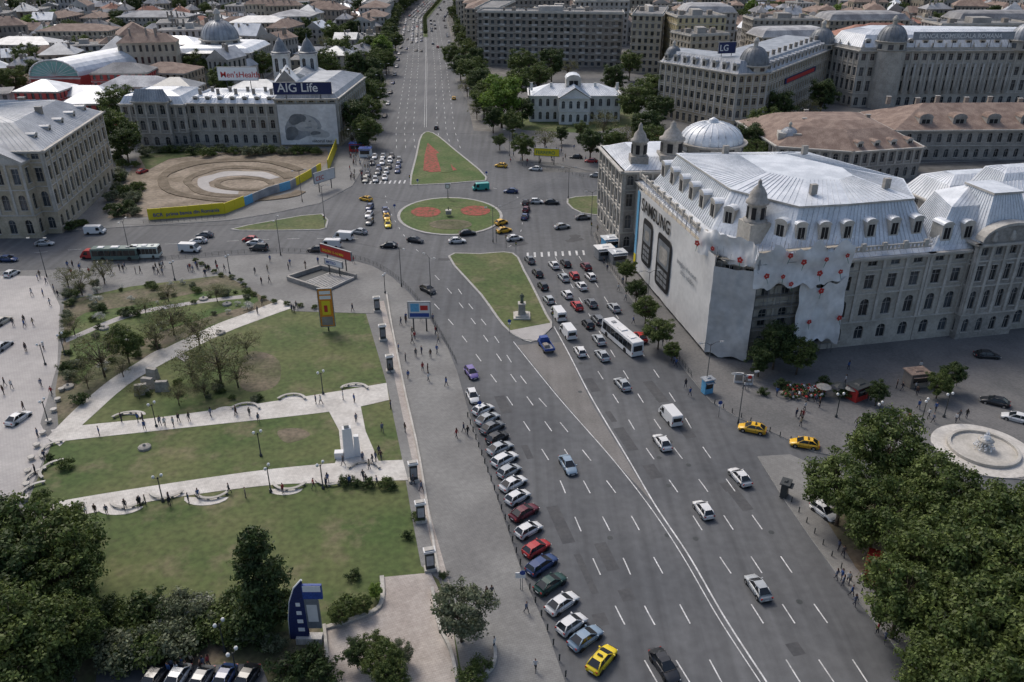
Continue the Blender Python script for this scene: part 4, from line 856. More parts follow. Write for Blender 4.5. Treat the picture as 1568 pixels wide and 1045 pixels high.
def van_mesh(name,L=5.0,W=1.95,H=2.1,nose=1.0,win=False,glassrow=False,m='paint_car'):
    mb=MB();h=L/2;w=W/2;zb=1.05 if H<2.6 else 1.25
    prof=[(-h,.3),(-h,H-.1),(-h+.12,H),(h-nose-.35,H),(h-nose,H-.15),(h-nose*.35,zb+.05),(h-.08,zb-.2),(h,.6),(h,.3)]
    def sc(z): return 1 if z<zb else 1-.09*(z-zb)/(H-zb)
    for i in range(len(prof)-1):
        (x0,z0),(x1,z1)=prof[i],prof[i+1]; g='car_glass' if i==4 else m
        mb.face([(x0,-w*sc(z0),z0),(x1,-w*sc(z1),z1),(x1,w*sc(z1),z1),(x0,w*sc(z0),z0)],g)
    for s in (1,-1): mb.face([(x,s*w*sc(z),z) for x,z in prof],m)
    mb.face([(-h,-w,.3),(h,-w,.3),(h,w,.3),(-h,w,.3)],'black')
    def sidewin(x0,x1,z0,z1):
        for s in (1,-1): mb.face([(x0,s*(w*sc(z0)+.012),z0),(x1,s*(w*sc(z0)+.012),z0),(x1,s*(w*sc(z1)+.012),z1),(x0,s*(w*sc(z1)+.012),z1)],'car_glass')
    if glassrow:
        n=max(3,int((L-1)/1.4)); 
        for i in range(n): a=-h+.3+i*(L-.9)/n; sidewin(a+.05,a+(L-.9)/n-.05,zb,H-.45)
    else:
        sidewin(h-nose-.95,h-nose-.15,zb,H-.3)
        if win:
            for i in range(3): sidewin(-h+.2+i*.9,-h+1.0+i*.9,zb,H-.3)
    mb.box((-h-.012,0,zb),(.02,W*.72,(H-zb)*.6),'car_glass')
    if L>8:
        mb.box((h-.0,0,zb-.1),(.04,W*.86,(H-zb)*.62),'car_glass'); mb.box((0,0,H+.01),(1.8,1.3,.18),'white'); mb.box((-h*.6,0,H+.01),(1.4,1.2,.14),'white'); mb.box((h*.55,0,H+.01),(.8,.8,.12),'metal_grey')
    for s in (1,-1):
        mb.box((h-.06,s*w*.75,.65),(.12,.3,.18),'lamp_glass'); mb.box((-h-.01,s*w*.88,.8),(.04,.14,.35),'tail_red'); mb.box((h-nose-.1,s*(w+.12),zb+.15),(.12,.2,.25),'black')
        xs=(-h+1.0,h-.95) if L<8 else (-h+2.6,h-2.2)
        R_=.34 if L<8 else .48
        for x in xs:
            mb.lathe((x,w-.22 if s>0 else -w-.02,R_),[(R_+.06,0),(R_+.06,.23)],16,'black',False,'y'); mb.lathe((x,w-.21 if s>0 else -w-.04,R_),[(.01,0),(R_*.6,0),(R_,.01),(R_,.24),(R_*.6,.25),(.01,.25)],16,'rubber',False,'y')
    mb.box((h+.005,0,.35),(.06,W*.9,.22),'black'); mb.box((h+.04,0,.42),(.02,.5,.11),'white')
    return mb.mesh(name)
V={'sedan':car_mesh('sedan_car'),'hatch':car_mesh('hatchback_car',3.9,1.66,-1.85,-1.4,.15,.95,1.46,.94,.97),'estate':car_mesh('estate_car',4.5,1.74,-2.15,-1.8,.2,1.1,1.46,.94,.96),
   'suv':car_mesh('suv_car',4.6,1.85,-2.2,-1.95,.15,1.0,1.72,1.08,1.1),'taxi':car_mesh('taxi',4.3,1.7,-1.85,-1.15,.2,1.05,1.44,.94,.97,True),
   'van':van_mesh('delivery_van',5.0,1.95,2.15,1.0),'minibus':van_mesh('minibus',5.6,2.0,2.45,.9,glassrow=True),'bus':van_mesh('coach_bus',12,2.5,3.1,.25,glassrow=True),'tram':van_mesh('trolleybus',11,2.5,3.0,.2,glassrow=True)}
NM={'sedan':'sedan_car','hatch':'hatchback_car','estate':'estate_car','suv':'suv_car','taxi':'taxi','van':'delivery_van','minibus':'minibus','bus':'coach_bus','tram':'trolleybus'}
C={'w':(.66,.66,.65),'s':(.38,.40,.41),'g':(.14,.15,.16),'k':(.022,.024,.028),'b':(.03,.06,.16),'lb':(.22,.30,.38),'r':(.42,.03,.03),'m':(.12,.015,.025),'y':(.78,.58,.02),'o':(.78,.45,.03),'dg':(.02,.06,.05),'t':(.03,.32,.28),'p':(.16,.12,.32),'c':(.45,.43,.36)}
def car(kind,u,v,ang,col,z=.006,name=None):
    x,y=S(u,v,.7 if kind in('sedan','hatch','estate','suv','taxi') else 1.2); inst(V[kind],name or NM[kind],(x,y,z),math.radians(ang+R.uniform(-3,3)),1,C[col])
pk=[(740,626,'w','hatch'),(747,640,'s','sedan'),(754,653,'g','sedan'),(762,669,'k','hatch'),(766,685,'s','sedan'),(773,702,'w','estate'),(780,720,'s','hatch'),(786,739,'w','sedan'),(793,760,'w','hatch'),(803,783,'m','sedan'),(810,810,'w','hatch'),(822,838,'r','hatch'),(830,863,'b','estate'),(843,892,'dg','sedan'),(861,922,'w','sedan'),(876,954,'w','hatch'),(897,975,'lb','sedan')]
for u,v,c,k in pk: car(k,u,v,42,c,name='parked_'+NM[k])
car('taxi',922,1008,52,'y'); car('hatch',724,606,-74,'w',name='parked_hatchback_car')
up=105
Q=[('van',855,478,up,'w'),('van',870,505,up,'w'),('hatch',888,537,up,'w'),('sedan',922,543,up,'s'),('sedan',917,519,up,'s'),('estate',915,488,up,'g'),('hatch',900,495,up,'k'),('sedan',883,467,up,'r'),('hatch',868,450,up,'w'),('sedan',848,405,up,'w'),('sedan',866,402,up,'k'),('hatch',879,421,up,'r'),('sedan',897,407,up,'m'),('hatch',904,423,up,'w'),('sedan',890,437,up,'w'),('sedan',905,463,up,'g'),('sedan',940,470,up,'s'),('sedan',823,417,up,'k'),('sedan',811,397,up,'g'),('hatch',831,437,up,'k'),('sedan',863,424,up,'s'),('hatch',840,458,up,'s'),('bus',952,518,112,'w'),('sedan',980,515,up,'r'),('sedan',953,587,up,'s'),('van',1027,633,up,'w'),('sedan',1014,676,up,'w'),('hatch',1077,779,up,'w'),('sedan',1133,729,up,'w'),('sedan',1161,898,up,'s'),
('sedan',870,711,-72,'lb'),('hatch',722,570,-68,'p'),('sedan',655,442,-52,'k'),('sedan',1018,1018,-72,'k'),('taxi',1152,655,158,'o'),('taxi',1232,678,160,'o'),('sedan',1512,543,-8,'k'),('sedan',1524,614,150,'k'),('sedan',1557,639,150,'w'),('hatch',1262,782,-60,'w'),
('sedan',68,372,5,'s'),('van',145,351,5,'w'),('sedan',12,396,-4,'b'),('hatch',18,418,80,'w'),('van',290,378,-2,'w'),('sedan',313,359,176,'g'),('sedan',303,368,176,'w'),('hatch',382,366,170,'r'),('sedan',390,371,170,'w'),('suv',396,379,172,'k'),('sedan',484,381,176,'k'),('van',506,372,176,'w'),('van',525,360,170,'w'),('sedan',550,354,160,'s'),('sedan',595,375,176,'k'),('sedan',636,367,-20,'k'),('sedan',700,368,8,'w'),('sedan',716,356,14,'k'),('sedan',788,364,18,'w'),('taxi',772,352,30,'o'),('hatch',768,340,40,'o'),('van',736,285,190,'t'),('sedan',782,292,170,'b'),('sedan',805,309,80,'k'),('hatch',806,320,80,'m'),('sedan',804,331,80,'b'),('hatch',822,308,0,'w'),('sedan',845,309,0,'k'),('sedan',861,346,20,'s'),('taxi',767,253,160,'o'),('sedan',820,258,170,'w'),('sedan',893,332,10,'g'),('taxi',560,304,150,'o'),('hatch',566,317,-95,'b'),('sedan',565,328,-95,'w'),('hatch',566,339,-95,'g'),('sedan',590,322,-80,'b'),('taxi',592,332,-80,'o'),('taxi',594,343,-80,'y'),('van',140,388,176,'r'),
('sedan',28,639,75,'w'),('sedan',4,529,80,'s'),('sedan',3,491,80,'c'),('sedan',882,240,170,'k'),('sedan',905,246,165,'r'),('hatch',935,248,165,'w'),('sedan',950,244,165,'r'),('suv',975,248,165,'w'),('sedan',925,262,165,'k'),('hatch',912,268,165,'s'),('suv',945,258,165,'b'),('sedan',965,262,165,'c'),
('sedan',607,88,92,'b'),('sedan',695,150,95,'o'),('hatch',668,195,95,'k'),('hatch',200,308,40,'s'),('sedan',218,262,70,'r'),('hatch',208,283,70,'k'),('hatch',180,240,70,'w'),('sedan',1020,240,110,'k'),('sedan',1012,225,110,'s'),('sedan',1005,210,110,'r'),('hatch',998,196,110,'w')]
for q in Q: car(*q)
cols='wwwwssgkkbrc'
for r_ in range(5):
    for c_,u0 in enumerate((614,600,587,573)):
        if R.random()<.88: car(R.choice(('sedan','hatch','estate','sedan')),u0-(r_*8.5)*.25*(1+c_*.2)+R.uniform(-1,1),236+r_*8.5+c_*1.5+R.uniform(-1.5,1.5),-83,R.choice(cols))
for u,c_ in ((232,'k'),(268,'s'),(304,'g'),(340,'b'),(374,'k')): car('sedan',u,1046+R.uniform(-2,2),-100,c_,z=.21,name='parked_sedan_car')
for y in range(560,1100,9):
    for off in (-16.5,-13,-9.8,-6.5,-3):
        if R.random()<(.62 if y>600 else .15): inst(V[R.choice(('sedan','hatch','estate'))],'distant_car',(cx(y)+off,y+R.uniform(-2,2),.006),-math.pi/2,1,C[R.choice(cols)])
    for off in (16.5,8,5):
        if R.random()<.22 or (off==16.5 and R.random()<.5): inst(V[R.choice(('sedan','hatch'))],'distant_car',(cx(y)+off,y,.006),math.pi/2,1,C[R.choice(cols)])
for i in range(9): inst(V['sedan'],'distant_car',(cx(350+i*28)-17,350+i*28,.006),-math.pi/2,1,C[R.choice(cols)])
x,y=S(178,388,1.5); inst(V['tram'],'trolleybus',(x,y,.006),math.radians(3),1,(.10,.16,.14)); x,y=S(222,386,1.5); inst(V['tram'],'trolleybus',(x,y+.3,.006),math.radians(3),(.62,1,1),(.5,.55,.5))
mb=MB(); mb.box((1.6,0,.4),(1.6,1.8,.75),'blue'); mb.box((1.45,0,1.151),(1.3,1.7,.75),'blue',0,.85); mb.box((2.05,0,1.2),(.3,1.45,.5),'car_glass',0,.8); mb.box((-.9,0,.7),(3.3,1.9,.12),'metal_grey')
for s in (1,-1): mb.box((-.9,s*.95,.82),(3.3,.06,.45),'blue')
mb.box((-2.55,0,.82),(.06,1.84,.45),'blue'); mb.box((.78,0,.82),(.06,1.84,.9),'blue')
for x in (1.6,-1.6):
    for s in (.7,-.95): mb.lathe((x,s,.38),[(.01,0),(.38,.01),(.38,.24),(.01,.25)],14,'rubber',False,'y')
mb.box((-.6,.2,.83),(1.6,1.2,.5),'stucco_brown',.1,.7)
x,y=S(836,527,1); mb.obj('flatbed_truck',loc=(x,y,.006),rz=math.radians(105))
# ================================================================ PEOPLE
def person(name,la,lb,arm1,arm2,lean=0,hairlong=False):
    J=[(0,0,.93,.13),(0+lean*.3,0,1.15,.125),(lean*.6,0,1.38,.15),(lean*.8,0,1.49,.055),(lean,0,1.56,.06),(lean+.01,0,1.65,.10),(lean,0,1.74,.07)]
    E=[(0,1),(1,2),(2,3),(3,4),(4,5),(5,6)]
    for s,l in ((1,la),(-1,lb)):
        i=len(J); k=Vector((l*.45+.03,s*.1,.5)); J+=[(0,s*.09,.88,.09),(k.x,k.y,.5,.06),(l-.05,s*.1,.09,.04),(l+.12,s*.11,.04,.035)]; E+=[(0,i),(i,i+1),(i+1,i+2),(i+2,i+3)]
    hands=[]
    for s,a in ((1,arm1),(-1,arm2)):
        i=len(J); J+=[(lean*.6,s*.18,1.41,.055),(a*.35-.03,s*.24,1.13,.042),(a,s*.24,.89,.03),(a+.02,s*.24,.80,.035)]; E+=[(2,i),(i,i+1),(i+1,i+2),(i+2,i+3)]; hands.append(J[-1])
    me=bpy.data.meshes.new('tmp'); me.from_pydata([j[:3] for j in J],E,[]); o=bpy.data.objects.new('tmp',me); scene.collection.objects.link(o)
    md=o.modifiers.new('s','SKIN'); 
    for i,j in enumerate(J): me.skin_vertices[0].data[i].radius=(j[3],j[3]*(1.25 if i in(1,2) else 1)); me.skin_vertices[0].data[i].use_root=(i==0)
    sb=o.modifiers.new('d','SUBSURF'); sb.levels=1
    dg=bpy.context.evaluated_depsgraph_get(); m2=bpy.data.meshes.new_from_object(o.evaluated_get(dg)); bpy.data.objects.remove(o)
    mb=MB(); vs=[v.co.copy() for v in m2.vertices]
    mb.v=[tuple(v) for v in vs]
    for p in m2.polygons:
        c=p.center; hand=abs(c.y)>.19 and c.z<.88
        if c.z<.09: m='shoes'
        elif hand: m='skin'
        elif c.z<.93 and abs(c.y)<.19: m='trousers'
        elif c.z<1.47: m='cloth_top'
        elif c.z>1.70 or (c.x<lean-.02 and c.z>(1.4 if hairlong else 1.57)): m='hair'
        else: m='skin'
        mb.f.append(tuple(p.vertices)); mb.m.append(mb.mi(m)); mb.s.append(True)
    for hx,hy,hz,_ in hands:
        for f in range(4): mb.tube([(hx-.025+f*.017,hy,hz-.02),(hx-.022+f*.018,hy,hz-.07),(hx-.012+f*.017,hy,hz-.1+abs(f-1.5)*.01)],[.009,.008,.005],5,'skin')
        mb.tube([(hx+.02,hy,hz),(hx+.05,hy,hz-.03),(hx+.055,hy,hz-.06)],[.011,.009,.006],5,'skin')
    mb.tube([(lean+.09,0,1.66),(lean+.125,0,1.63)],[.01,.016],5,'skin')
    for s in (1,-1): mb.box((lean+.085,s*.035,1.665),(.03,.02,.012),'black'); mb.box((lean+.0,s*.1,1.62),(.03,.02,.06),'skin')
    mb.box((lean+.088,0,1.59),(.02,.05,.01),'red')
    if hairlong: mb.lathe((lean-.04,0,1.42),[(.09,0),(.1,.1),(.1,.25),(.05,.35)],8,'hair')
    return mb.mesh(name)
PE=[person('pedestrian',.3,-.28,-.2,.22,.03),person('pedestrian',-.25,.28,.2,-.2,.03,True),person('pedestrian',.02,-.02,.03,.0),person('pedestrian',.12,-.1,.12,.1,.02,True)]
pc=[(.03,.03,.04),(.05,.06,.1),(.3,.05,.05),(.5,.5,.5),(.12,.14,.2),(.1,.1,.1),(.35,.3,.22),(.6,.6,.58),(.05,.1,.25),(.02,.02,.02),(.08,.05,.04)]
def ped(u,v,a=None,z=.13): 
    x,y=S(u,v,z+.85); inst(R.choice(PE),'pedestrian',(x,y,z),R.uniform(0,6.28) if a is None else math.radians(a),R.uniform(1.0,1.08),R.choice(pc))
for u,v in ((647,562),(655,564),(683,585),(597,565),(745,908),(753,906),(820,1018),(806,930),(757,985),(710,655),(716,660),(620,655),(390,415),(400,430),(412,428),(300,405),(57,425),(70,430),(82,442),(65,448),(60,420),(88,450),(108,415),(6,585),(4,598),(145,780),(212,770),(210,640),(218,640),(185,640),(322,632),(375,755),(350,748),(5,770),(10,775),(262,1018),(270,1025),(278,1015),(285,1022),(310,1015),(318,1012),(306,1020),(258,1025),(292,1010),(555,700),(570,704),(580,690),(583,697),(575,700),(565,712),(525,706),(528,672),(545,640),(585,655),(560,735),(577,737),(535,736),(598,620),(632,735),(645,745),
 (1220,632),(1226,636),(1230,635),(1213,605),(1238,606),(1245,600),(1250,610),(1470,635),(1465,640),(1290,880),(1300,885),(1305,905),(1292,890),(1310,920),(1385,1010),(1395,1000),(1357,975),(1345,962),(1408,1030),(1412,1035),(1285,835),(1292,845),(1282,880),(1320,882),(958,455),(947,440),(1050,588),(1057,600),(970,490),(1430,640),(1190,600),(930,410),(925,400),(935,395),(915,350),(920,370),(1140,590),(1300,560),(1410,560),(395,640)): ped(u,v)
for i in range(46): ped(R.uniform(535,570),R.uniform(225,275))
for i in range(34): ped(R.uniform(95,345),R.uniform(403,418))
for i in range(26): ped(R.uniform(780,900),R.uniform(225,250))
for i in range(20): 
    u,v=R.uniform(605,690),R.uniform(455,600)
    if u<600+(v-440)*.5+45: ped(u,v)
for i in range(16): ped(R.uniform(15,80),R.uniform(435,760))
for i in range(16): ped(R.uniform(370,560),R.uniform(396,412) if i%2 else R.uniform(462,476))
for i in range(20): ped(R.uniform(1200,1540),R.uniform(575,650))
for i in range(12): t=R.random(); ped(935+t*110,400+t*170)
for i in range(14): t=R.random(); ped(100+t*480,664-t*62+R.uniform(-4,4),z=.19)
for i in range(14): t=R.random(); ped(90+t*510,785-t*62+R.uniform(-5,5),z=.19)
ped(699,664)
# ================================================================ STREET FURNITURE
def lamp_mesh(name,H=9,arms=2,reach=1.6):
    mb=MB(); mb.tube([(0,0,0),(0,0,.8),(0,0,.81),(0,0,H)],[.16,.15,.10,.06],8,'metal_dark')
    for i in range(arms):
        s=1 if i==0 else -1; mb.tube([(0,0,H-.3),(s*reach*.5,0,H+.2),(s*reach,0,H+.25)],[.05,.04,.04],6,'metal_dark'); mb.box((s*(reach+.25),0,H+.15),(.7,.28,.14),'lamp_glass'); mb.box((s*(reach+.25),0,H+.292),(.74,.32,.05),'metal_grey')
    return mb.mesh(name)
LM=lamp_mesh('street_lamp')
def parklamp():
    mb=MB(); mb.lathe((0,0,0),[(.2,0),(.2,.3),(.08,.4),(.06,3.4),(.1,3.45),(.04,3.6)],8,'metal_dark')
    for s in (-1,1): mb.tube([(0,0,3.3),(s*.25,0,3.5),(s*.45,0,3.45)],[.03,.03,.03],5,'metal_dark'); mb.lathe((s*.45,0,3.5),[(.03,0),(.16,.1),(.2,.28),(.12,.42),(0,.46)],8,'lamp_glass')
    return mb.mesh('park_lamp')
PL=parklamp()
def put(me,name,u,v,a=0,z=.13,sc=1): x,y=S(u,v); return inst(me,name,(x,y,z),math.radians(a),sc)
for u,v,a in ((430,392,90),(615,440,130),(497,335,0),(660,455,130),(200,395,90),(72,425,0),(463,310,30),(755,372,20),(870,305,0),(938,322,0),(990,480,190),(1080,600,190),(1130,650,190),(545,240,0),(780,240,180),(575,185,0),(740,185,180),(905,345,20),(1105,170,0)): put(LM,'street_lamp',u,v,a)
for y in range(360,1000,36):
    for sd in (-1,1): inst(LM,'street_lamp',(cx(y)+sd*20.5,y,0),0 if sd>0 else math.pi,1.1)
for u,v in ((75,650),(250,770),(495,750),(495,605),(415,755),(115,1045),(345,1000),(365,1045),(100,545),(268,430),(352,420),(1280,640),(1410,650),(1445,640),(1340,655),(160,430),(590,450),(400,700),(240,655),(70,560)): put(PL,'park_lamp',u,v,R.uniform(0,90),sc=1.15)
def pillar():
    mb=MB(); mb.box((0,0,0),(1.3,.9,.35),'stone_trim'); mb.box((0,0,.351),(.95,.55,2.2),'metal_dark'); mb.box((0,-.285,.8),(.75,.02,1.3),'roof_grey'); mb.box((.0,.285,.8),(.75,.02,1.3),'roof_grey'); mb.box((0,0,2.552),(1.25,.85,.25),'white'); mb.box((0,0,2.803),(1.0,.6,.12),'stone_trim'); return mb.mesh('exhibition_pillar')
PI=pillar()
for u,v in ((578,478),(587,522),(598,570),(634,738),(645,800),(659,874)): put(PI,'exhibition_pillar',u,v,14,sc=1.15)
def bench():
    mb=MB()
    n=9
    for i in range(n):
        a0=math.radians(20+140*i/n);a1=math.radians(20+140*(i+1)/n); r0,r1=2.6,3.1
        q=[(r0*math.cos(a0),r0*math.sin(a0)),(r1*math.cos(a0),r1*math.sin(a0)),(r1*math.cos(a1),r1*math.sin(a1)),(r0*math.cos(a1),r0*math.sin(a1))]
        mb.hexa([(x,y-2.6,.36) for x,y in q],[(x,y-2.6,.46) for x,y in q],'stone_trim',True)
        if i%2==0: x=2.85*math.cos((a0+a1)/2);y=2.85*math.sin((a0+a1)/2)-2.6; mb.box((x,y,0),(.35,.3,.36),'stone_grey')
    return mb.mesh('curved_park_bench')
BN=bench()
for u,v,a in ((190,780,180),(320,766,180),(440,752,180),(250,765,180),(450,608,0),(380,622,0),(200,636,0),(545,592,0),(70,720,80),(40,755,80),(560,712,0),(505,745,180),(45,735,90),(70,690,80)): put(BN,'curved_park_bench',u,v,a,.19,.85)
def run(name,px,step,fn,world=False,z=.13):
    w=catmull(px if world else [S(*p) for p in px],False,6); r=resample(w,step); mb=MB()
    for q in r: fn(mb,q,z)
    return mb,r
mb,_=run('bollard_row',[(725,640),(755,720),(785,800),(815,885),(850,965),(882,1045)],2.2,lambda m,q,z:m.lathe((q[0]-.9,q[1],z),[(.09,0),(.09,.7),(.12,.75),(.1,.9),(0,.95)],6,'metal_dark')); mb.obj('bollard_row')
mb,_=run('planter_row',[(95,600),(80,640),(60,680),(45,720),(40,770)],3.5,lambda m,q,z:(m.lathe((q[0],q[1],z),[(.35,0),(.5,.5),(.55,.55),(.4,.56)],10,'stone_trim'))); mb.obj('planter_row')
mb,_=run('bollard_row',[(1095,622),(1180,665),(1240,692)],1.8,lambda m,q,z:m.lathe((q[0],q[1]+.5,z),[(.08,0),(.08,.8),(0,.9)],6,'metal_dark')); mb.obj('bollard_row')
mb,_=run('bollard_row',[(1205,770),(1250,832),(1310,910),(1390,1008)],2.2,lambda m,q,z:m.lathe((q[0]+.6,q[1],z),[(.08,0),(.08,.8),(0,.9)],6,'metal_dark')); mb.obj('bollard_row')
def railing(px,h=1.0,name='guard_railing',m='metal_dark',z=.13):
    w=catmull([S(*p) for p in px],False,6); r=resample(w,1.5); mb=MB()
    for q in r: mb.tube([(q[0],q[1],z),(q[0],q[1],z+h)],[.035,.035],4,m)
    for zz in (.35,.7,1.0): mb.tube([(q[0],q[1],z+h*zz) for q in r],[.025]*len(r),4,m)
    mb.obj(name)
railing([(170,408),(250,400),(350,391),(430,387),(480,389),(530,395),(570,406),(602,424),(628,448),(652,477),(676,515),(700,560)]); railing([(912,362),(925,395),(950,432),(988,480),(1030,540),(1060,580)]); railing([(220,343),(290,340),(352,334)])
railing([(800,255),(850,262),(905,274),(985,276)])
def lowwall(mb,px,h=.55,t=.35,m='stone_trim',z=.13):
    w=catmull([S(*p) for p in px],False,5)
    for a,b in zip(w,w[1:]):
        v=Vector(b)-Vector(a);L=v.length
        if L<.01: continue
        d=v/L; wbox(mb,a,d,(d.y,-d.x),0,L-.004,-t/2,t/2,z,z+h,m)
mb=MB(); lowwall(mb,[(662,905),(672,960),(690,1000),(700,1045)]); lowwall(mb,[(757,990),(758,1015),(745,1035),(720,1050)]); lowwall(mb,[(592,450),(600,500),(620,600),(640,690),(655,780),(672,880)],.25,.3); lowwall(mb,[(497,962),(505,1045)]); mb.obj('low_stone_wall')
mb=MB(); lowwall(mb,[(585,886),(583,930),(545,950),(497,965)],.35,.5); mb.obj('low_stone_wall')
# underpass entrance
mb=MB()
st=[S(440,430),S(492,413),S(547,428),S(500,450)]
for i in range(4):
    a,b=st[i],st[(i+1)%4]
    if i==2: continue
    v=Vector(b)-Vector(a);L=v.length;d=v/L; wbox(mb,a,d,(d.y,-d.x),.2,L-.2,-.25,.25,.13,1.15,'stone_grey'); 
i2=inset(st[::-1] if sum(st[k][0]*st[(k+1)%4][1]-st[(k+1)%4][0]*st[k][1] for k in range(4))<0 else st,.35)
mb.face([(*p,.205) for p in i2],'metal_dark')
A=Vector(st[3]);B=Vector(st[2]);A2=Vector(st[0]);B2=Vector(st[1])
for k in range(10):
    t=k*.07; p=A.lerp(A2,t+.04);q=B.lerp(B2,t+.04);d=(q-p).normalized();L=(q-p).length; wbox(mb,p,d,(d.y,-d.x),.6,L-.6,-.26,.26,.22,.72-.05*k,'kerb')
mb.obj('underpass_entrance')
def bb(name,u0,v0,u1,v1,zb,zt,m,txt=None,tm='white',ts=None,extra=None):
    a=S(u0,v0,zb);b=S(u1,v1,zb); return billboard(name,a,b,zb,zt,m,True,txt,tm,.25,.1,ts,extra)
def strp(ms):
    def e(mb,a,d,n,L):
        for i,(z0,z1,s0,s1,m) in enumerate(ms): wbox(mb,a,d,n,L*s0,L*s1,.005,.02+.004*i,z0,z1,m)
    return e
bb('road_billboard',491,386,538,400,3.2,5.2,'red','SALON 11-16 MAI','yellow',.9)
bb('road_billboard',498,404,524,411,2.6,3.9,'white','METRO','blue',.9)
bb('advertising_billboard',626,487,659,487,3,6.3,'banner_white',None,extra=strp([(3.2,4.0,.05,.95,'blue'),(4.3,6,.1,.5,'bluelight'),(4.6,5.6,.55,.9,'red')]))
bb('advertising_totem',492,500,513,499,1.2,9.0,'orange',None,extra=strp([(1.4,3.2,.1,.9,'stucco_brown'),(3.6,6.5,.2,.8,'yellow'),(4.2,5.6,.35,.6,'red'),(6.9,7.6,.1,.9,'white'),(7.9,8.6,.1,.9,'white')]))
mb=MB(); X,Y=S(475,985)
ax=[(-1.5,0),(-1.35,3),(-1.0,5.5),(-.3,7.6),(.6,8.8)]
sl=[(X+p[0]-.6,Y,p[1]*.95+.6) for p in ax]+[(X,Y,p) for p in (8.9,.6)]
mb.face(sl,'navy'); mb.face([(a,b+.3,c) for a,b,c in sl],'navy'); mb.tube([(a,b+.15,c) for a,b,c in sl[:5]],[.13]*5,6,'white')
mb.box((X+.75,Y+.15,2.2),(1.5,.3,4.2),'dome_lead'); mb.box((X+1.0,Y+.1,6.45),(2.1,.3,1.9),'blue'); mb.box((X+1.0,Y-.08,7.5),(1.9,.03,.8),'white'); mb.box((X+.75,Y-.02,3.2),(1.1,.03,2.4),'banner_white'); mb.box((X,Y+.1,.1),(2.8,1,.9),'paving_white')
for k in range(4): mb.box((X-.7,Y-.03,1.8+k*1.2),(.7-.08*k,.03,.5),'white')
mb.obj('advertising_totem')
mb=MB(); X,Y=S(535,700)
mb.box((X,Y,.19),(1.6,1.2,5.0),'white',.3,.8); mb.box((X+1.2,Y+.3,.19),(.9,.9,3.4),'white',.2,.8); mb.box((X-1.4,Y-.3,.19),(1.3,1,1.0),'white',.1); mb.box((X,Y,5.2),(.7,.6,.5),'stone_trim',.3); mb.obj('memorial_monument')
mb=MB()
for u,v in ((218,605),(250,600),(235,580),(228,595)): X,Y=S(u,v); mb.box((X,Y,.15),(2.4,.9,1.9),'stone_grey',R.uniform(-.5,.5),.8)
mb.obj('stone_monument')
for u,v in ((312,460),(348,468),(160,505),(338,512),(105,595),(222,688)): 
    X,Y=S(u,v); mb=MB(); mb.lathe((X,Y,.15),[(1.0,0),(.95,.35),(.7,.45),(.25,.5),(.15,.8),(0,.85)],9,'stone_grey',False); mb.obj('stone_planter')
def statue(name,u,v,ph,fh,ped_='stone_grey',z=.18,step=True,rs=0):
    X,Y=S(u,v); mb=MB()
    if step: mb.box((X,Y,z),(3.4,3.4,.3),'stone_trim',rs); mb.box((X,Y,z+.301),(2.6,2.6,.3),'stone_trim',rs)
    mb.box((X,Y,z+.602),(1.5,1.5,ph),ped_,rs,.85); mb.box((X,Y,z+.604+ph),(1.6,1.6,.2),'stone_trim',rs)
    b=z+.81+ph; k=fh/1.8
    mb.tube([(X,Y,b),(X,Y,b+.5*k),(X,Y,b+.95*k),(X,Y,b+1.2*k),(X,Y,b+1.42*k),(X,Y,b+1.5*k)],[.3*k,.26*k,.22*k,.24*k,.26*k,.08*k],8,'bronze'); mb.lathe((X,Y,b+1.5*k),[(.05*k,0),(.11*k,.08*k),(.1*k,.2*k),(0,.28*k)],8,'bronze')
    for s in (1,-1): mb.tube([(X+s*.24*k,Y,b+1.38*k),(X+s*.36*k,Y-.05,b+1.1*k),(X+s*.25*k,Y-.25*k,b+.95*k)],[.08*k,.07*k,.05*k],6,'bronze')
    mb.obj(name)
statue('statue_on_pedestal',799,486,2.2,2.2); statue('statue_on_pedestal',687,332,.9,.9,step=False)
mb=MB(); X,Y=S(686,305); mb.tube([(X,Y,.15),(X,Y,3.4)],[.14,.1],8,'metal_grey'); mb.box((X,Y,3.2),(1.5,.6,1.3),'stone_trim'); mb.lathe((X,Y-.31,3.85),[(.01,0),(.5,.01),(.5,-.05),(.01,-.06)],16,'white',False,'y'); mb.box((X,Y,4.51),(1.8,.9,.2),'zinc_dark',0,.7); mb.obj('street_clock')
X,Y=S(1505,690); mb=MB(); mb.lathe((X,Y,.13),[(7.2,0),(7.2,.03),(7.1,.04)],40,'paving_white',False); mb.lathe((X,Y,.17),[(5.0,0),(5.0,.5),(4.8,.55),(4.5,.55),(4.5,.15)],40,'stone_trim',False); mb.lathe((X,Y,.3),[(4.49,0),(.01,.0)],40,'water',False); mb.lathe((X,Y,.3),[(1.2,0),(1.0,.5),(.4,.8),(.35,1.2),(1.1,1.5),(1.15,1.6),(.2,1.62)],20,'stone_trim')
for i in range(320):
    th=R.uniform(0,6.28);r=R.uniform(0,1.5);mb.box((X+r*math.cos(th),Y+r*math.sin(th),.4+(1.6-r)*R.uniform(.4,1.9)),(.08,.08,.2),'foam',R.random())
mb.lathe((X,Y,1.9),[(.35,0),(.3,.4),(.12,.9),(0,1.3)],10,'foam'); mb.obj('fountain')
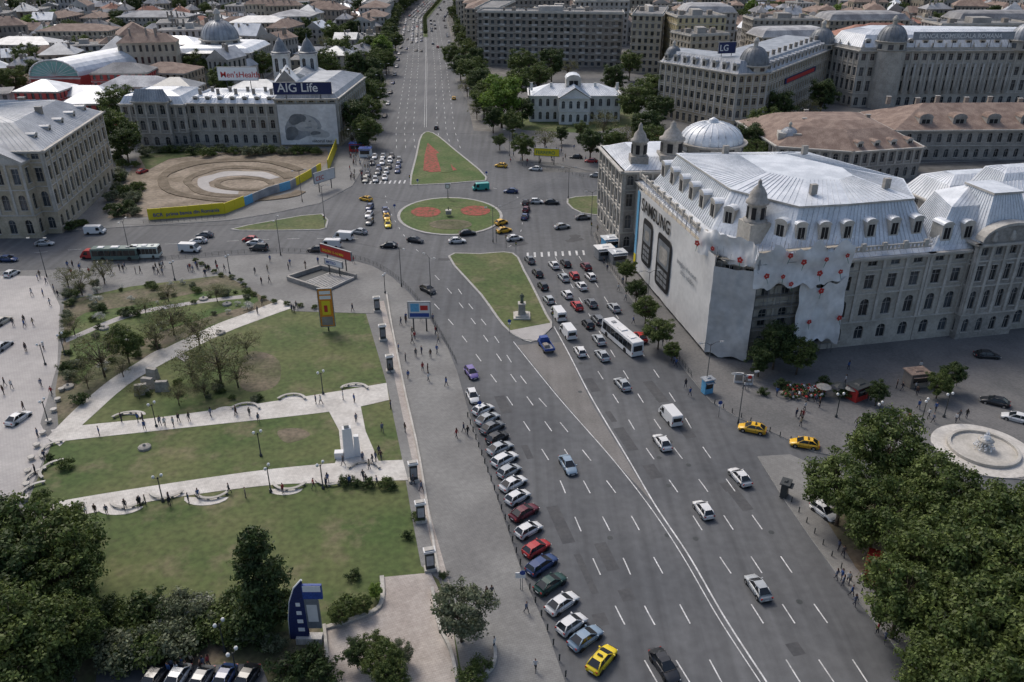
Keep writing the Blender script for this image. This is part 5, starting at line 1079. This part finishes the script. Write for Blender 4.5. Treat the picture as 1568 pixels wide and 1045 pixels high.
def kiosk(u,v,w,d,h,wm,rm,a=0,z=.13):
    X,Y=S(u,v); mb=MB(); ra=math.radians(a); mb.box((X,Y,z),(w,d,h),wm,ra); mb.box((X,Y,z+h+.003),(w+.5,d+.5,.15),rm,ra,.96); mb.box((X,Y,z+h+.155),(w*.5,d*.5,.2),rm,ra,.7)
    dx,dy=math.sin(ra),-math.cos(ra); mb.box((X+dx*(d/2+.02),Y+dy*(d/2+.02),z+1),(w*.8,.04,h*.45),'car_glass',ra); mb.box((X+dx*(d/2+.3),Y+dy*(d/2+.3),z+h*.85),(w,.6,.06),rm,ra); mb.obj('street_kiosk')
for q in ((1400,590,3.4,2.4,2.6,'stucco_brown','tile_brown',10),(1340,885,3,2.4,2.6,'red','red',60),(1312,610,3.4,2.2,2.5,'red','metal_dark',30),(1082,602,1.6,1.2,2.6,'bluelight','zinc_dark',20),(547,232,5,3,2.8,'red','blue',0),(560,240,4,3,2.8,'white','blue',0),(925,395,4,3,2.6,'metal_grey','white',15),(935,380,4,3,2.6,'bluelight','zinc',15),(945,402,3.5,3,2.6,'metal_grey','zinc',15),(1200,760,1.4,.9,2.2,'metal_dark','metal_dark',60),(1020,262,4,3,3,'yellow','yellow',0)): kiosk(*q)
bb('road_billboard',818,238,856,240,3,5.4,'yellow','FERRERO','green',1.6)
def umb(u,v,m):
    X,Y=S(u,v,2.4); mb=MB(); mb.tube([(X,Y,.13),(X,Y,2.5)],[.04,.04],6,'metal_grey'); mb.lathe((X,Y,2.1),[(1.3,0),(.7,.3),(0,.5)],8,m,False); mb.box((X,Y,.14),(.5,.5,.1),'metal_dark'); mb.obj('market_umbrella')
for u,v,m in ((1288,588,'metal_dark'),(1305,592,'stone_grey'),(1262,590,'stone_grey'),(940,385,'white'),(1445,928,'white')): umb(u,v,m)
mb=MB()
for i in range(220):
    X,Y=S(R.uniform(1196,1262),R.uniform(594,614)); mb.lathe((X,Y,.4+R.uniform(0,.4)),[(.14,0),(.24,.2),(.1,.36),(0,.4)],6,R.choice(('red','white','leaf_mid','leaf_mid','leaf_dark','leaf_dark','flower_red')))
for i in range(7): X,Y=S(1200+i*9,603+R.uniform(-4,4)); mb.box((X,Y,.13),(1.4,.8,.4),'stucco_brown')
mb.obj('flower_stall')
def fence(px,h,m,name,t=.12,alt=None):
    w=[S(*p) for p in px]; mb=MB(); i=0
    for a,b in zip(w,w[1:]):
        v=Vector(b)-Vector(a);L=v.length;d=v/L;n=(d.y,-d.x);k=max(1,int(L/3))
        for j in range(k):
            mm=m if not alt or (i%4) else alt; i+=1; wbox(mb,a,d,n,j*L/k+.02,(j+1)*L/k-.02,-t,t,.13,h,mm); wbox(mb,a,d,n,j*L/k-.04,j*L/k+.04,-t-.1,-t-.005,.13,h+.15,'metal_grey')
    return mb.obj(name)
yf=fence([(228,338),(290,333),(345,328)],3.2,'yellow','hoarding_fence'); fd=(Vector(S(345,328))-Vector(S(228,338))).normalized(); text(yf,'lettering','BCR  prima banca din Romania',(S(236,338)[0],S(236,338)[1],1.1),fd,1.35,'blue',off=.35,bold=.02)
fence([(345,328),(375,316)],3.0,'yellow','hoarding_fence'); fence([(375,316),(412,300),(445,290)],2.6,'zinc_dark','hoarding_fence',alt='bluelight'); fence([(445,290),(470,276),(492,262)],2.6,'yellow','hoarding_fence',alt='zinc_dark'); fence([(503,262),(516,228)],3.6,'yellow','hoarding_fence')
bb('road_billboard',482,282,513,272,3,6,'banner_white','CEC','red',1.8)
mb=MB()
w=resample([S(213,232),S(300,226),S(420,222),S(520,214)],1.6)
for q in w: mb.tube([(q[0],q[1],.12),(q[0],q[1],2.4)],[.05,.05],4,'metal_dark')
for zz in (.5,2.1): mb.tube([(q[0],q[1],zz) for q in w],[.04]*len(w),4,'metal_dark')
mb.obj('iron_fence')
def tl(u,v):
    X,Y=S(u,v); mb=MB(); mb.tube([(X,Y,0),(X,Y,3.4)],[.07,.06],6,'metal_grey'); mb.box((X,Y-.1,2.5),(.32,.28,.95),'metal_dark')
    for k,m in enumerate(('tail_red','yellow','green')): mb.lathe((X,Y-.25,3.28-k*.3),[(.11,0),(.11,-.03),(0,-.05)],8,m,False,'y')
    mb.obj('traffic_light')
for q in ((790,390),(905,360),(628,285),(560,268),(498,350),(760,372),(846,500),(775,380)): tl(*q)
def sign(u,v,m,h=2.6):
    X,Y=S(u,v); mb=MB(); mb.tube([(X,Y,.1),(X,Y,h+.5)],[.04,.04],6,'metal_grey'); mb.lathe((X,Y-.06,h+.25),[(.35,0),(.35,-.03),(.01,-.04)],14,m,False,'y'); mb.box((X,Y-.05,h-.45),(.5,.03,.3),'white'); mb.obj('traffic_sign')
for q in ((800,905,'blue'),(1100,640,'blue'),(640,290,'blue'),(780,512,'blue'),(745,278,'blue'),(605,330,'blue'),(1145,600,'red'),(735,640,'blue')): sign(*q)
mb=MB(); X,Y=S(797,905); mb.box((X,Y,2),(1.2,.1,.8),'white'); mb.tube([(X,Y+.1,.1),(X,Y+.1,2.8)],[.04,.04],6,'metal_grey'); mb.obj('information_board')
for u,v in ((1145,590),(1130,587)): 
    X,Y=S(u,v); mb=MB(); mb.box((X,Y,.13),(1.5,.3,1.9),'banner_white',-.1); mb.box((X,Y-.16,.6),(1.2,.04,1.1),'stucco_brown',-.1); mb.tube([(X-.7,Y,.1),(X-.7,Y,2.2)],[.05,.05],5,'metal_dark'); mb.obj('poster_stand')
mb=MB()
for a,b in (((430,392),(200,395)),((430,392),(615,440)),((497,335),(755,372)),((755,372),(905,345)),((545,240),(780,240)),((463,310),(497,335)),((870,305),(755,372))):
    p,q=S(*a),S(*b); mb.tube([(p[0],p[1],8.3),((p[0]+q[0])/2,(p[1]+q[1])/2,7.7),(q[0],q[1],8.3)],[.02]*3,3,'metal_dark')
mb.obj('overhead_wires')
# ================================================================ LIGHT, WORLD, CAMERA
az=(-.55,.83); el=math.radians(50)
W=bpy.data.worlds.new("World"); scene.world=W; W.use_nodes=True; nt=W.node_tree; bg=nt.nodes['Background']; sk=nt.nodes.new('ShaderNodeTexSky'); sk.sky_type='NISHITA'; sk.sun_disc=False; sk.sun_elevation=el; sk.sun_rotation=math.atan2(az[0],az[1]); sk.dust_density=4; sk.air_density=1.0
nt.links.new(sk.outputs[0],bg.inputs[0]); bg.inputs[1].default_value=.148
sd=bpy.data.lights.new('sun','SUN'); sd.energy=1.5; sd.angle=math.radians(18); sd.color=(1,.96,.90); so=bpy.data.objects.new('sun',sd); scene.collection.objects.link(so)
dv=Vector((az[0]*math.cos(el),az[1]*math.cos(el),math.sin(el))); so.rotation_euler=dv.to_track_quat('Z','Y').to_euler()
cd=bpy.data.cameras.new('camera'); co=bpy.data.objects.new('camera',cd); scene.collection.objects.link(co); co.location=(0,0,HC); co.rotation_euler=(math.pi/2-P,0,0); cd.sensor_width=36; cd.lens=36*1254/1568; cd.clip_end=8000; cd.clip_start=.5
scene.camera=co
scene.view_settings.view_transform='Standard'; scene.view_settings.look='None'; scene.view_settings.exposure=0
print('OBJ',len(scene.objects))
